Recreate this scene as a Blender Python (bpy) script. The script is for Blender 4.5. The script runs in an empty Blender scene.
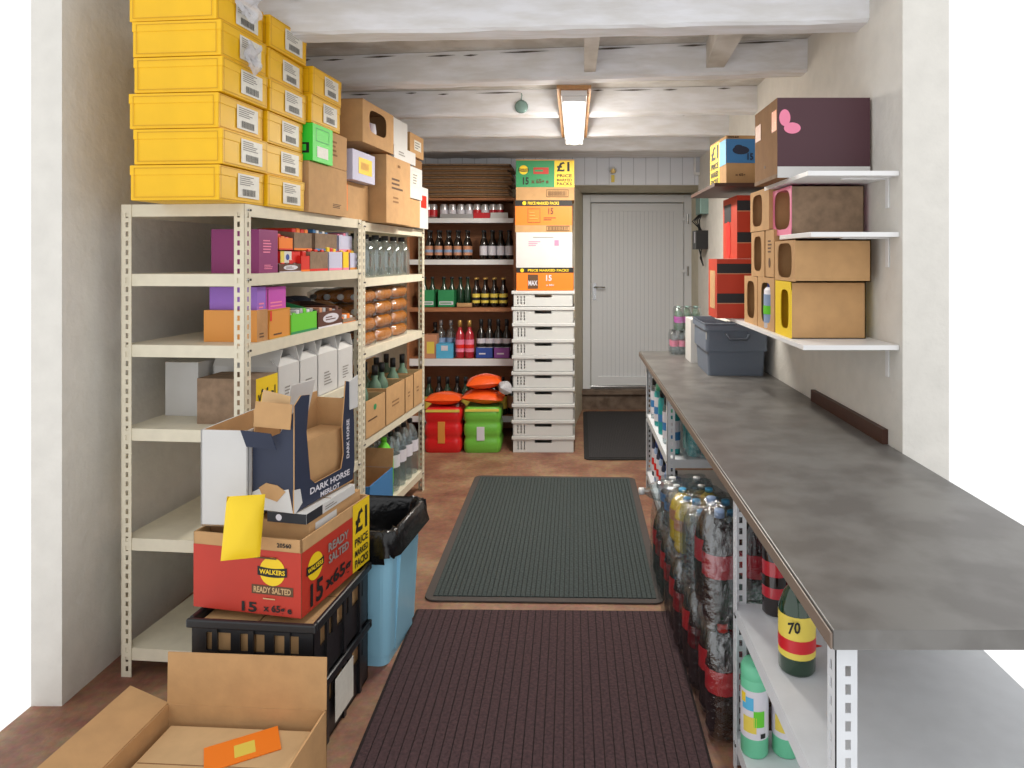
import bpy, math, random
from mathutils import Matrix, Vector
random.seed(7)
C = bpy.context.scene.collection
F = 680.0; CX = 575.0; CY = 258.0; H = 1.45
PI = math.pi
# ------------------------------------------------------------------ materials
def lin(c):
    return tuple(((v/12.92) if v <= .04045 else ((v+.055)/1.055)**2.4) for v in c)
def hexc(h):
    return lin(tuple(int(h[i:i+2], 16)/255 for i in (0, 2, 4)))
M = {}
def mat(name, h, rough=.6, metal=0, bump=0, scale=40, var=0, spec=.5, coat=0, emit=None, trans=None, stretch=None, h2=None):
    m = bpy.data.materials.new(name); m.use_nodes = True
    nt = m.node_tree; N = nt.nodes; L = nt.links
    p = N['Principled BSDF']; out = N['Material Output']
    col = hexc(h)
    p.inputs['Base Color'].default_value = (*col, 1)
    p.inputs['Roughness'].default_value = rough
    p.inputs['Metallic'].default_value = metal
    p.inputs['Specular IOR Level'].default_value = spec
    p.inputs['Coat Weight'].default_value = coat
    tc = N.new('ShaderNodeTexCoord')
    src = tc.outputs['Object']
    if stretch:
        mp = N.new('ShaderNodeMapping'); mp.inputs['Scale'].default_value = stretch
        L.new(src, mp.inputs['Vector']); src = mp.outputs['Vector']
    if var or h2:
        no = N.new('ShaderNodeTexNoise'); no.inputs['Scale'].default_value = scale; no.inputs['Detail'].default_value = 6
        L.new(src, no.inputs['Vector'])
        r = N.new('ShaderNodeValToRGB')
        if h2:
            c2 = hexc(h2); r.color_ramp.elements[0].position = .38; r.color_ramp.elements[1].position = .62
        else:
            c2 = tuple(min(1, v*(1+var)) for v in col)
        c1 = col if h2 else tuple(v*(1-var) for v in col)
        r.color_ramp.elements[0].color = (*c1, 1); r.color_ramp.elements[1].color = (*c2, 1)
        if not h2:
            r.color_ramp.elements[0].position = .3; r.color_ramp.elements[1].position = .7
        L.new(no.outputs['Fac'], r.inputs['Fac']); L.new(r.outputs['Color'], p.inputs['Base Color'])
    if bump:
        nb = N.new('ShaderNodeTexNoise'); nb.inputs['Scale'].default_value = scale*2; nb.inputs['Detail'].default_value = 5
        L.new(src, nb.inputs['Vector'])
        b = N.new('ShaderNodeBump'); b.inputs['Strength'].default_value = bump; b.inputs['Distance'].default_value = .01
        L.new(nb.outputs['Fac'], b.inputs['Height']); L.new(b.outputs['Normal'], p.inputs['Normal'])
    if emit:
        p.inputs['Emission Color'].default_value = (*col, 1); p.inputs['Emission Strength'].default_value = emit
    if trans is not None:
        tr = N.new('ShaderNodeBsdfTransparent'); tr.inputs['Color'].default_value = (*tuple(min(1, .35+.65*c) for c in col), 1)
        mx = N.new('ShaderNodeMixShader'); mx.inputs['Fac'].default_value = 1-trans
        L.new(tr.outputs[0], mx.inputs[1]); L.new(p.outputs[0], mx.inputs[2]); L.new(mx.outputs[0], out.inputs['Surface'])
    M[name] = m
    return m
mat('kraft', 'C09768', .85, bump=.1, scale=18, var=.07)
mat('kraft_dark', '8F6A45', .9, bump=.1, scale=18, var=.1)
mat('kraft_pale', 'C9A77A', .85, scale=18, var=.06)
mat('kraft_old', '8C745E', .9, scale=30, var=.2)
mat('yellow_card', 'ECB800', .5, var=.05, scale=10)
mat('yellow_edge', 'C8960C', .6)
mat('yellow', 'F2CE1F', .5)
mat('label_white', 'DEDCD2', .5, var=.05, scale=60)
mat('print_grey', '8D8984', .7)
mat('print_black', '1A1918', .6)
mat('print_brown', '5F432C', .7)
mat('white_card', 'CFCECC', .6, var=.03, scale=9)
mat('lilac_card', 'C3C3DA', .6)
mat('green_neon', '3CDE3B', .5)
mat('green_card', '2E8F57', .55)
mat('green_pack', '6DB83E', .3, coat=.4, bump=.15, scale=30)
mat('red_card', 'BC3524', .55, var=.06, scale=8)
mat('red_box', 'C03A22', .5, var=.06, scale=8)
mat('red_bright', 'DE2A20', .4)
mat('red_pack', 'D81F22', .25, coat=.4, bump=.15, scale=30)
mat('orange_pack', 'EF5B1E', .25, coat=.4, bump=.3, scale=30)
mat('orange', 'F5801C', .5)
mat('orange_soft', 'DD9440', .5)
mat('blue_card', '3E7FB8', .5)
mat('sky_blue', '57B4DE', .5)
mat('blue_deep', '2D4C9E', .5)
mat('navy', '272F45', .6, var=.06, scale=10)
mat('black_card', '23252B', .6)
mat('purple', '8C4A9C', .5)
mat('magenta', 'C650B4', .5)
mat('violet', '9C6CCB', .5)
mat('plum', '8A2C6A', .5)
mat('pink', 'EE86A6', .5)
mat('lime', '66CC30', .5)
mat('brown_pack', '5A3226', .45)
mat('dark_brown', '3C2A22', .6)
mat('choco', '4B2A33', .5)
mat('rack_cream', 'DAD2BC', .5, var=.05, scale=20)
mat('rack_dim', 'C2BCA8', .5, var=.06, scale=20)
mat('hole_dark', '3E3B36', .8)
mat('rack_white', 'D5D8DC', .45, var=.04, scale=20)
mat('wall_white', 'DCD9D2', .8, bump=.35, scale=14, var=.04)
mat('wall_cream', 'D2CBB8', .85, bump=.4, scale=10, var=.06)
mat('panel_white', 'DEE2EA', .6)
mat('door_white', 'E4E7EB', .4)
mat('seam', 'B9BEC7', .6)
mat('beam_white', 'EEEFF4', .8, bump=.35, scale=4, stretch=(1, 5, 5), h2='DFDEDE')
mat('plank_white', 'DCD9D4', .85, bump=.5, scale=6, h2='C2BCB3')
mat('crack', '5B554E', .9)
mat('wood_raw', 'B98857', .6, bump=.2, scale=20, stretch=(8, 1, 1), var=.12)
mat('wood_brown', 'A9714B', .6, bump=.2, scale=14, stretch=(1, 1, 8), var=.12)
mat('wood_dark', '47291D', .5, var=.1)
mat('step_brown', '79685A', .8, bump=.3, scale=12, h2='5C4C40')
mat('grey_stone', '8C8578', .9, bump=.5)
mat('worktop', '74726F', .36, scale=9, h2='625F5C')
mat('worktop_edge', '7A6A5E', .4)
mat('tote_grey', '687281', .45, bump=.05)
mat('tote_dark', '555D69', .5)
mat('black_plastic', '1C1D20', .35, bump=.05)
mat('bag_black', '17181A', .22, bump=.5, scale=22)
mat('bin_blue', '9AD2EC', .35)
mat('crate_white', 'D2D3D1', .4)
mat('chrome', 'B8BABC', .25, metal=1)
mat('glass_dark', '1D1613', .08, spec=.8)
mat('glass_green', '1E3A28', .08, spec=.8)
mat('glass_pale_green', '7FA08A', .08, trans=.45)
mat('glass_clear', 'DDE4E4', .06, metal=.7, trans=.76, spec=.8)
mat('pet_clear', 'D6E0E2', .08, metal=.7, trans=.76, spec=.8)
mat('pet_orange', 'DE8A2E', .15, trans=.15)
mat('film', 'E8ECEE', .14, metal=1, trans=.80, spec=.9, bump=1.0, scale=14)
mat('film_white', 'DADADF', .3, trans=.35, bump=1.0, scale=30)
mat('cola', '1B0F0D', .06, spec=.9)
mat('rose', 'B22A36', .1, spec=.8)
mat('cap_dark', '222428', .4)
mat('cap_red', 'D8392C', .4)
mat('cap_blue', '4AA6D8', .4)
mat('cap_gold', 'C9A45A', .3, metal=.6)
mat('cap_white', 'E8E8E8', .4)
mat('label_pale', 'D9D6DE', .5)
mat('label_orange', 'C98E6C', .5)
mat('label_yellow', 'E2CB55', .5)
mat('label_red', 'C8202A', .35)
mat('label_blue', '8CA2C4', .5)
mat('mint', '6FC79E', .35)
mat('teal', '2E9C9C', .3)
mat('yellow_juice', 'E0C23A', .2)
mat('can_silver', 'C9C9CB', .3, metal=.7)
mat('tarnish', '7E9A94', .5, metal=.3)
mat('bulb', 'F3D38A', .4)
def floor_mat():
    m = mat('floor_red', '7C5442', .55)
    nt = m.node_tree; N = nt.nodes; L = nt.links; p = N['Principled BSDF']
    tc = N['Texture Coordinate']
    a = N.new('ShaderNodeTexNoise'); a.inputs['Scale'].default_value = 3.5; a.inputs['Detail'].default_value = 8; a.inputs['Roughness'].default_value = .65
    L.new(tc.outputs['Object'], a.inputs['Vector'])
    r = N.new('ShaderNodeValToRGB'); e = r.color_ramp.elements
    e[0].position = .3; e[0].color = (*hexc('6E3D30'), 1); e[1].position = .72; e[1].color = (*hexc('AA8D6A'), 1)
    k = e.new(.5); k.color = (*hexc('8C6349'), 1)
    L.new(a.outputs['Fac'], r.inputs['Fac'])
    b = N.new('ShaderNodeTexNoise'); b.inputs['Scale'].default_value = 40; b.inputs['Detail'].default_value = 6
    L.new(tc.outputs['Object'], b.inputs['Vector'])
    mx = N.new('ShaderNodeMix'); mx.data_type = 'RGBA'; mx.blend_type = 'OVERLAY'; mx.inputs['Factor'].default_value = .45
    L.new(r.outputs['Color'], mx.inputs[6]); L.new(b.outputs['Color'], mx.inputs[7])
    hs = N.new('ShaderNodeHueSaturation'); hs.inputs['Saturation'].default_value = .95
    L.new(mx.outputs[2], hs.inputs['Color']); L.new(hs.outputs['Color'], p.inputs['Base Color'])
    bp = N.new('ShaderNodeBump'); bp.inputs['Strength'].default_value = .2; bp.inputs['Distance'].default_value = .01
    L.new(b.outputs['Fac'], bp.inputs['Height']); L.new(bp.outputs['Normal'], p.inputs['Normal'])
floor_mat()
def mat_rib(name, c1, c2):
    m = mat(name, c1, .95)
    nt = m.node_tree; N = nt.nodes; L = nt.links; p = N['Principled BSDF']
    n = N.new('ShaderNodeTexNoise'); n.inputs['Scale'].default_value = 90; n.inputs['Detail'].default_value = 4
    L.new(N['Texture Coordinate'].outputs['Object'], n.inputs['Vector'])
    r = N.new('ShaderNodeValToRGB'); r.color_ramp.elements[0].color = (*hexc(c2), 1); r.color_ramp.elements[1].color = (*hexc(c1), 1)
    r.color_ramp.elements[0].position = .3; r.color_ramp.elements[1].position = .65
    L.new(n.outputs['Fac'], r.inputs['Fac']); L.new(r.outputs['Color'], p.inputs['Base Color'])
    bp = N.new('ShaderNodeBump'); bp.inputs['Strength'].default_value = .6; bp.inputs['Distance'].default_value = .004
    L.new(n.outputs['Fac'], bp.inputs['Height']); L.new(bp.outputs['Normal'], p.inputs['Normal'])
mat_rib('rib_green', '434C4B', '323A3A'); mat_rib('rib_red', '4B3437', '352427'); mat_rib('rib_black', '3E3C3E', '2A292B')
mat_rib('groove_green', '272E2E', '1C2222'); mat_rib('groove_red', '241616', '1A1010'); mat_rib('groove_black', '2A2929', '1E1D1E')
mat('rubber_brown', '4A4340', .8)
m = mat('diffuser', 'FFF7E6', .4, emit=1.6)
# ------------------------------------------------------------------ mesh builder
_tc = {}
def text_geo(s):
    if s in _tc: return _tc[s]
    cu = bpy.data.curves.new('t', 'FONT'); cu.body = s; cu.size = 1; cu.resolution_u = 2; cu.offset = .03
    o = bpy.data.objects.new('t', cu); C.objects.link(o)
    bpy.context.view_layer.update()
    me = bpy.data.meshes.new_from_object(o.evaluated_get(bpy.context.evaluated_depsgraph_get()))
    vs = [tuple(v.co) for v in me.vertices]; fs = [tuple(p.vertices) for p in me.polygons]
    bpy.data.objects.remove(o); bpy.data.curves.remove(cu); bpy.data.meshes.remove(me)
    xs = [v[0] for v in vs]; ys = [v[1] for v in vs]
    x0, x1, y0, y1 = min(xs), max(xs), min(ys), max(ys)
    vs = [((v[0]-x0), (v[1]-y0)) for v in vs]
    _tc[s] = (vs, fs, x1-x0, y1-y0)
    return _tc[s]
class MB:
    def __init__(s): s.v = []; s.f = []; s.m = []; s.sm = []; s.mats = []
    def mi(s, n):
        if n not in s.mats: s.mats.append(n)
        return s.mats.index(n)
    def add(s, vs, fs, m, smooth=False):
        b = len(s.v); s.v += [tuple(v) for v in vs]
        k = s.mi(m)
        for f in fs: s.f.append(tuple(i+b for i in f)); s.m.append(k); s.sm.append(smooth)
        return s
    def box(s, x0, y0, z0, x1, y1, z1, m):
        if x0 > x1: x0, x1 = x1, x0
        if y0 > y1: y0, y1 = y1, y0
        if z0 > z1: z0, z1 = z1, z0
        vs = [(x0, y0, z0), (x1, y0, z0), (x1, y1, z0), (x0, y1, z0), (x0, y0, z1), (x1, y0, z1), (x1, y1, z1), (x0, y1, z1)]
        return s.add(vs, [(3, 2, 1, 0), (4, 5, 6, 7), (0, 1, 5, 4), (1, 2, 6, 5), (2, 3, 7, 6), (3, 0, 4, 7)], m)
    def frus(s, a, b, z0, z1, m):   # a,b = (x0,y0,x1,y1) bottom / top rects
        vs = [(a[0], a[1], z0), (a[2], a[1], z0), (a[2], a[3], z0), (a[0], a[3], z0), (b[0], b[1], z1), (b[2], b[1], z1), (b[2], b[3], z1), (b[0], b[3], z1)]
        return s.add(vs, [(3, 2, 1, 0), (4, 5, 6, 7), (0, 1, 5, 4), (1, 2, 6, 5), (2, 3, 7, 6), (3, 0, 4, 7)], m)
    def obox(s, o, u, v, n, W, Hh, T, m):   # oriented box from corner o
        o = Vector(o); u = Vector(u)*W; v = Vector(v)*Hh; n = Vector(n)*T
        vs = [o, o+u, o+u+n, o+n, o+v, o+u+v, o+u+v+n, o+v+n]
        return s.add(vs, [(3, 2, 1, 0), (4, 5, 6, 7), (0, 1, 5, 4), (1, 2, 6, 5), (2, 3, 7, 6), (3, 0, 4, 7)], m)
    def panel(s, o, u, v, n, W, Hh, T, holes, m):   # slab with rectangular through holes
        us = sorted({0, W, *[h[0] for h in holes], *[h[2] for h in holes]})
        vs = sorted({0, Hh, *[h[1] for h in holes], *[h[3] for h in holes]})
        o = Vector(o); U = Vector(u); V = Vector(v)
        for j in range(len(vs)-1):
            b = (vs[j]+vs[j+1])/2; run = None
            for i in range(len(us)-1):
                a = (us[i]+us[i+1])/2
                solid = not any(h[0] < a < h[2] and h[1] < b < h[3] for h in holes)
                if solid and run is None: run = us[i]
                if (not solid) and run is not None:
                    s.obox(o+U*run+V*vs[j], u, v, n, us[i]-run, vs[j+1]-vs[j], T, m); run = None
            if run is not None: s.obox(o+U*run+V*vs[j], u, v, n, us[-1]-run, vs[j+1]-vs[j], T, m)
        return s
    def quad(s, p, m): return s.add(p, [(0, 1, 2, 3)], m)
    def lathe(s, prof, m, c=(0, 0, 0), n=14, axis='z', smooth=True):
        vs = []; fs = []
        for r, z in prof:
            for k in range(n):
                a = 2*PI*k/n; p = (r*math.cos(a), r*math.sin(a), z)
                if axis == 'x': p = (p[2], p[0], p[1])
                if axis == 'y': p = (p[0], p[2], p[1])
                vs.append((p[0]+c[0], p[1]+c[1], p[2]+c[2]))
        for j in range(len(prof)-1):
            for k in range(n):
                k2 = (k+1) % n
                fs.append((j*n+k, j*n+k2, (j+1)*n+k2, (j+1)*n+k))
        s.add(vs, fs, m, smooth)
        return s
    def tube(s, pts, r, m, n=8):
        pts = [Vector(p) for p in pts]; vs = []; fs = []
        for i, p in enumerate(pts):
            d = (pts[min(i+1, len(pts)-1)]-pts[max(i-1, 0)]).normalized()
            a = d.cross(Vector((0, 0, 1)))
            if a.length < .05: a = d.cross(Vector((1, 0, 0)))
            a.normalize(); b = d.cross(a)
            for k in range(n):
                t = 2*PI*k/n; vs.append(p+(a*math.cos(t)+b*math.sin(t))*r)
        for i in range(len(pts)-1):
            for k in range(n):
                k2 = (k+1) % n; fs.append((i*n+k, i*n+k2, (i+1)*n+k2, (i+1)*n+k))
        fs.append(tuple(range(n))[::-1]); fs.append(tuple(range((len(pts)-1)*n, len(pts)*n)))
        return s.add(vs, fs, m, True)
    def text(s, txt, o, u, v, w, h, m):     # bottom-left corner o, stretched to w x h
        vs, fs, tw, th = text_geo(txt)
        if w is None: w = tw*h/th
        o = Vector(o); u = Vector(u); v = Vector(v)
        return s.add([o+u*(p[0]/tw*w)+v*(p[1]/th*h) for p in vs], fs, m)
    def grid(s, fn, nu, nv, m, smooth=True, closed_u=False):
        vs = [fn(i/nu, j/nv) for j in range(nv+1) for i in range(nu+1)]
        fs = [(j*(nu+1)+i, j*(nu+1)+i+1, (j+1)*(nu+1)+i+1, (j+1)*(nu+1)+i) for j in range(nv) for i in range(nu)]
        return s.add(vs, fs, m, smooth)
    def build(s, name, parent=None, bevel=0, loc=None, rz=0, solid=0):
        me = bpy.data.meshes.new(name)
        me.from_pydata(s.v, [], s.f)
        for n in s.mats: me.materials.append(M[n])
        for p, k, sm in zip(me.polygons, s.m, s.sm): p.material_index = k; p.use_smooth = sm
        me.validate(); me.update()
        o = bpy.data.objects.new(name, me); C.objects.link(o)
        if parent: o.parent = parent
        if loc: o.location = loc
        o.rotation_euler.z = rz
        if solid:
            md = o.modifiers.new('s', 'SOLIDIFY'); md.thickness = solid; md.offset = -1
        if bevel:
            md = o.modifiers.new('b', 'BEVEL'); md.width = bevel; md.segments = 2; md.limit_method = 'ANGLE'; md.angle_limit = .9
        return o
def tag(o, label=None, cat=None, group=None, kind=None):
    if label: o['label'] = label
    if cat: o['category'] = cat
    if group: o['group'] = group
    if kind: o['kind'] = kind
    return o
def empty(name, loc=(0, 0, 0), rz=0):
    o = bpy.data.objects.new(name, None); C.objects.link(o); o.location = loc; o.rotation_euler.z = rz
    o.empty_display_size = .05
    return o
def tree_copy(o, parent=None):
    c = o.copy(); C.objects.link(c); c.parent = parent
    for ch in [x for x in kids.get(o.name, [])]: tree_copy(ch, c)
    return c
kids = {}
def refresh(root):
    for ch in root.children: kids.setdefault(root.name, []).append(ch); refresh(ch)
protos = {}
def place(key, maker, loc, rz=0, label='', cat='', group=None, rot=None):
    if key not in protos:
        o = maker(); protos[key] = o; refresh(o)
    else:
        o = tree_copy(protos[key])
        for k in ('group',):
            if k in o: del o[k]
    o.location = loc; o.rotation_euler = rot if rot else (0, 0, rz)
    return tag(o, label, cat, group)
ORD = ['first', 'second', 'third', 'fourth', 'fifth', 'sixth', 'seventh', 'eighth', 'ninth', 'tenth', 'eleventh', 'twelfth']
def nth(i, n, side='left', far='right'):
    if i == 0: return side+'most'
    if i == n-1: return far+'most'
    return ORD[i]+' from the '+side
def nz(i, n):
    if i == 0: return 'nearest'
    if i == n-1: return 'farthest'
    return ORD[i]+' nearest'
# ------------------------------------------------------------------ carton
def frame(face, w, d, h):
    return {'front': ((-w/2, -d/2, 0), (1, 0, 0), (0, 0, 1), (0, -1, 0), w, h),
            'right': ((w/2, -d/2, 0), (0, 1, 0), (0, 0, 1), (1, 0, 0), d, h),
            'left': ((-w/2, d/2, 0), (0, -1, 0), (0, 0, 1), (-1, 0, 0), d, h),
            'back': ((w/2, d/2, 0), (-1, 0, 0), (0, 0, 1), (0, 1, 0), w, h),
            'top': ((-w/2, -d/2, h), (1, 0, 0), (0, 1, 0), (0, 0, 1), w, d)}[face]
def decorate(mb, w, d, h, decals):
    lay = {}
    for dc in decals:
        face = dc[0]; o, u, v, n, W, Hh = frame(face, w, d, h)
        o = Vector(o); u = Vector(u); v = Vector(v); n = Vector(n)
        lay[face] = lay.get(face, 0)+1; off = n*(.0006+.0005*lay[face])
        k = dc[1]
        if k == 'r':
            _, _, a, b, c, e, m = dc
            mb.quad([o+off+u*W*a+v*Hh*b, o+off+u*W*c+v*Hh*b, o+off+u*W*c+v*Hh*e, o+off+u*W*a+v*Hh*e], m)
        elif k == 'e':
            _, _, cx, cy, rx, ry, m = dc
            N = 20
            mb.add([o+off+u*(W*cx+rx*math.cos(2*PI*i/N))+v*(Hh*cy+ry*math.sin(2*PI*i/N)) for i in range(N)], [tuple(range(N))], m)
        elif k == 'frame':
            _, _, a, b, c, e, t, m = dc
            for (p, q, r_, s_) in ((a, b, c, b+t/Hh), (a, e-t/Hh, c, e), (a, b, a+t/W, e), (c-t/W, b, c, e)):
                mb.quad([o+off+u*W*p+v*Hh*q, o+off+u*W*r_+v*Hh*q, o+off+u*W*r_+v*Hh*s_, o+off+u*W*p+v*Hh*s_], m)
        elif k == 't':
            _, _, a, b, wd, ht, txt, m = dc       # wd, ht in fractions
            mb.text(txt, o+off+u*W*a+v*Hh*b, u, v, W*wd if wd else None, Hh*ht, m)
        elif k == 'lines':      # small unreadable print
            _, _, a, b, c, e, n_, m = dc
            for i in range(n_):
                y = b+(e-b)*(i+.25)/n_; y2 = b+(e-b)*(i+.7)/n_
                x2 = a+(c-a)*random.uniform(.55, 1)
                mb.quad([o+off+u*W*a+v*Hh*y, o+off+u*W*x2+v*Hh*y, o+off+u*W*x2+v*Hh*y2, o+off+u*W*a+v*Hh*y2], m)
        elif k == 'bars':
            _, _, a, b, c, e, m = dc
            x = a
            while x < c:
                t = random.uniform(.3, 1)*(c-a)/22
                mb.quad([o+off+u*W*x+v*Hh*b, o+off+u*W*(x+t)+v*Hh*b, o+off+u*W*(x+t)+v*Hh*e, o+off+u*W*x+v*Hh*e], m)
                x += t*2.1
def hole_face(mb, o, u, v, W, Hh, a, b, c, e, m, rnd=True):     # face with rounded window
    o = Vector(o); u = Vector(u); v = Vector(v); N = 32; inn = []; out = []
    cx, cy, rx, ry = (a+c)/2*W, (b+e)/2*Hh, (c-a)/2*W, (e-b)/2*Hh
    for i in range(N):
        t = 2*PI*(i+.5)/N; ct, st = math.cos(t), math.sin(t); p = .5
        ix = math.copysign(abs(ct)**p, ct); iy = math.copysign(abs(st)**p, st)
        inn.append(o+u*(cx+rx*ix)+v*(cy+ry*iy))
        k = max(abs(ct), abs(st)); qx, qy = ct/k, st/k
        out.append(o+u*((cx+(W-cx)*qx) if qx > 0 else cx+cx*qx)+v*((cy+(Hh-cy)*qy) if qy > 0 else cy+cy*qy))
    # make sure corners exist
    for tx, ty in ((1, 1), (-1, 1), (-1, -1), (1, -1)):
        j = min(range(N), key=lambda i: abs(math.atan2(math.sin(2*PI*(i+.5)/N-math.atan2(ty, tx)), math.cos(2*PI*(i+.5)/N-math.atan2(ty, tx)))))
        out[j] = o+u*(W if tx > 0 else 0)+v*(Hh if ty > 0 else 0)
    mb.add(inn+out, [(i, (i+1) % N, N+(i+1) % N, N+i) for i in range(N)], m)
def carton(name, label, cat, dims, loc, rz=0, m='kraft', decals=(), group=None, window=None, faces=None, tape=True, parent=None, inner='kraft_dark', rot=None):
    w, d, h = dims
    mb = MB()
    faces = faces or {}
    if window is None:
        x0, y0, z0, x1, y1, z1 = -w/2, -d/2, 0, w/2, d/2, h
        for f in ('front', 'right', 'left', 'back', 'top'):
            o, u, v, n, W, Hh = frame(f, w, d, h)
            o = Vector(o); u = Vector(u); v = Vector(v)
            mb.quad([o, o+u*W, o+u*W+v*Hh, o+v*Hh], faces.get(f, m))
        mb.quad([(x0, y1, 0), (x1, y1, 0), (x1, y0, 0), (x0, y0, 0)], m)
    else:
        wf, a, b, c, e = window
        for f in ('front', 'right', 'left', 'back', 'top'):
            o, u, v, n, W, Hh = frame(f, w, d, h)
            o = Vector(o); u = Vector(u); v = Vector(v)
            if f == wf: hole_face(mb, o, u, v, W, Hh, a, b, c, e, faces.get(f, m))
            else: mb.quad([o, o+u*W, o+u*W+v*Hh, o+v*Hh], faces.get(f, m))
        mb.quad([(-w/2, d/2, 0), (w/2, d/2, 0), (w/2, -d/2, 0), (-w/2, -d/2, 0)], m)
    if tape and w > .12:
        mb.box(-w/2+.004, -.0015, h, w/2-.004, .0015, h+.0008, 'kraft_dark')
    decorate(mb, w, d, h, decals)
    o = mb.build(name, parent, loc=loc, rz=rz, solid=(.003 if window else 0))
    if rot: o.rotation_euler = rot
    return tag(o, label, cat, group) if not parent else o
def open_box(name, label, cat, dims, loc, rz=0, m='kraft', inner='kraft', decals=(), flaps=(), group=None, front_cut=0, rot=None, t=.005, cut_face='right'):
    w, d, h = dims; root = empty(name, loc, rz)
    if rot: root.rotation_euler = rot
    mb = MB()
    mb.box(-w/2, -d/2, 0, w/2, d/2, t, inner)
    hf = {'front': h, 'right': h, 'left': h, 'back': h}
    if front_cut: hf[cut_face] = h-front_cut
    for f, hh in hf.items():
        o, u, v, n, W, Hh = frame(f, w, d, h)
        nn = Vector(n)*-1
        mb.obox(Vector(o), u, v, nn, W, hh, t, m)
        # inner liner
        oo = Vector(o)+nn*(t+.0005)+Vector(u)*t
        uu = Vector(u)*(W-2*t)
        mb.quad([oo+uu, oo, oo+Vector((0, 0, hh)), oo+uu+Vector((0, 0, hh))], inner)
    decorate(mb, w, d, h, decals)
    mb.build('body', root)
    for (f, L, ang) in flaps:      # flap length and opening angle from vertical (outwards)
        o, u, v, n, W, Hh = frame(f, w, d, h)
        o = Vector(o)+Vector((0, 0, hf[f])); n = Vector(n); dirv = n*math.sin(ang)+Vector((0, 0, 1))*math.cos(ang)
        nrm = Vector(u).cross(dirv)*-1
        fb = MB(); fb.obox(o+nrm*0, u, tuple(dirv), tuple(nrm), W, L, .003, inner)
        fb.build('flap', root)
    return tag(root, label, cat, group)
# ------------------------------------------------------------------ mapping helpers
SH, CH = math.sin(math.radians(5.3)), math.cos(math.radians(5.3))
RX0, RY0, RRZ = -1.12, 2.358, -math.radians(5.3)
def RL(x, t, z=0): return (RX0+SH*t+CH*x, RY0+CH*t-SH*x, z)
def LT(px, x=0.0):
    r = (px-CX)/F
    return (RX0+CH*x-r*(RY0-SH*x))/(r*CH-SH)
def LZ(px, py, x=0.0):
    t = LT(px, x); Y = RY0+CH*t-SH*x
    return H+(CY-py)*Y/F
def BX(px, Y): return (px-CX)*Y/F
def BZ(py, Y): return H+(CY-py)*Y/F
def RY(px, X): return X*F/(px-CX)
# ------------------------------------------------------------------ camera
cam = bpy.data.cameras.new('camera'); co = bpy.data.objects.new('camera', cam); C.objects.link(co)
co.location = (0, 0, H); co.rotation_euler = (PI/2, 0, 0)
cam.sensor_width = 36; cam.lens = F/1024*36; cam.shift_x = -(CX-512)/1024; cam.shift_y = (CY-384)/1024
cam.clip_start = .05
bpy.context.scene.camera = co
# ------------------------------------------------------------------ the room
def struct(name, mb, **k): return tag(mb.build(name, **k), kind='structure')
XL, XR, YB = -1.66, 1.06, 5.85
YF = 2.2
mb = MB(); mb.box(XL-.1, 1.35, -.1, 1.25, 7.0, 0, 'floor_red'); struct('floor', mb)
mb = MB(); mb.box(XL-.1, YF, 0, XL, YB+.1, 2.6, 'wall_white'); struct('wall_left', mb)
mb = MB()
mb.box(XR, YF, 0, XR+.15, YB, 2.6, 'wall_white'); mb.box(XR+.06, YB, 0, XR+.15, 6.8, 2.6, 'wall_cream')
struct('wall_right', mb)
mb = MB()
mb.box(XL, YB, 0, .0, YB+.15, 2.6, 'wall_cream')
# splayed left reveal
mb.add([(0, YB, 0), (.08, 6.62, 0), (0, 6.62, 0), (0, YB, 2.08), (.08, 6.62, 2.06), (0, 6.62, 2.06)], [(0, 1, 4, 3), (1, 2, 5, 4), (0, 3, 5, 2)], 'wall_cream')
mb.box(-.1, 6.62, 0, 1.2, 6.8, 2.6, 'wall_cream')
mb.box(0, YB+.02, 2.075, XR+.1, 6.7, 2.3, 'wall_cream')
struct('wall_back', mb)
# boarded lintel panel over the doorway
mb = MB(); mb.box(XL, YB-.012, 2.078, XR, YB+.03, 2.45, 'panel_white')
x = XL+.06
while x < XR:
    mb.box(x, YB-.014, 2.08, x+.006, YB-.011, 2.44, 'seam'); x += .105
struct('trim_1', mb)
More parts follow.
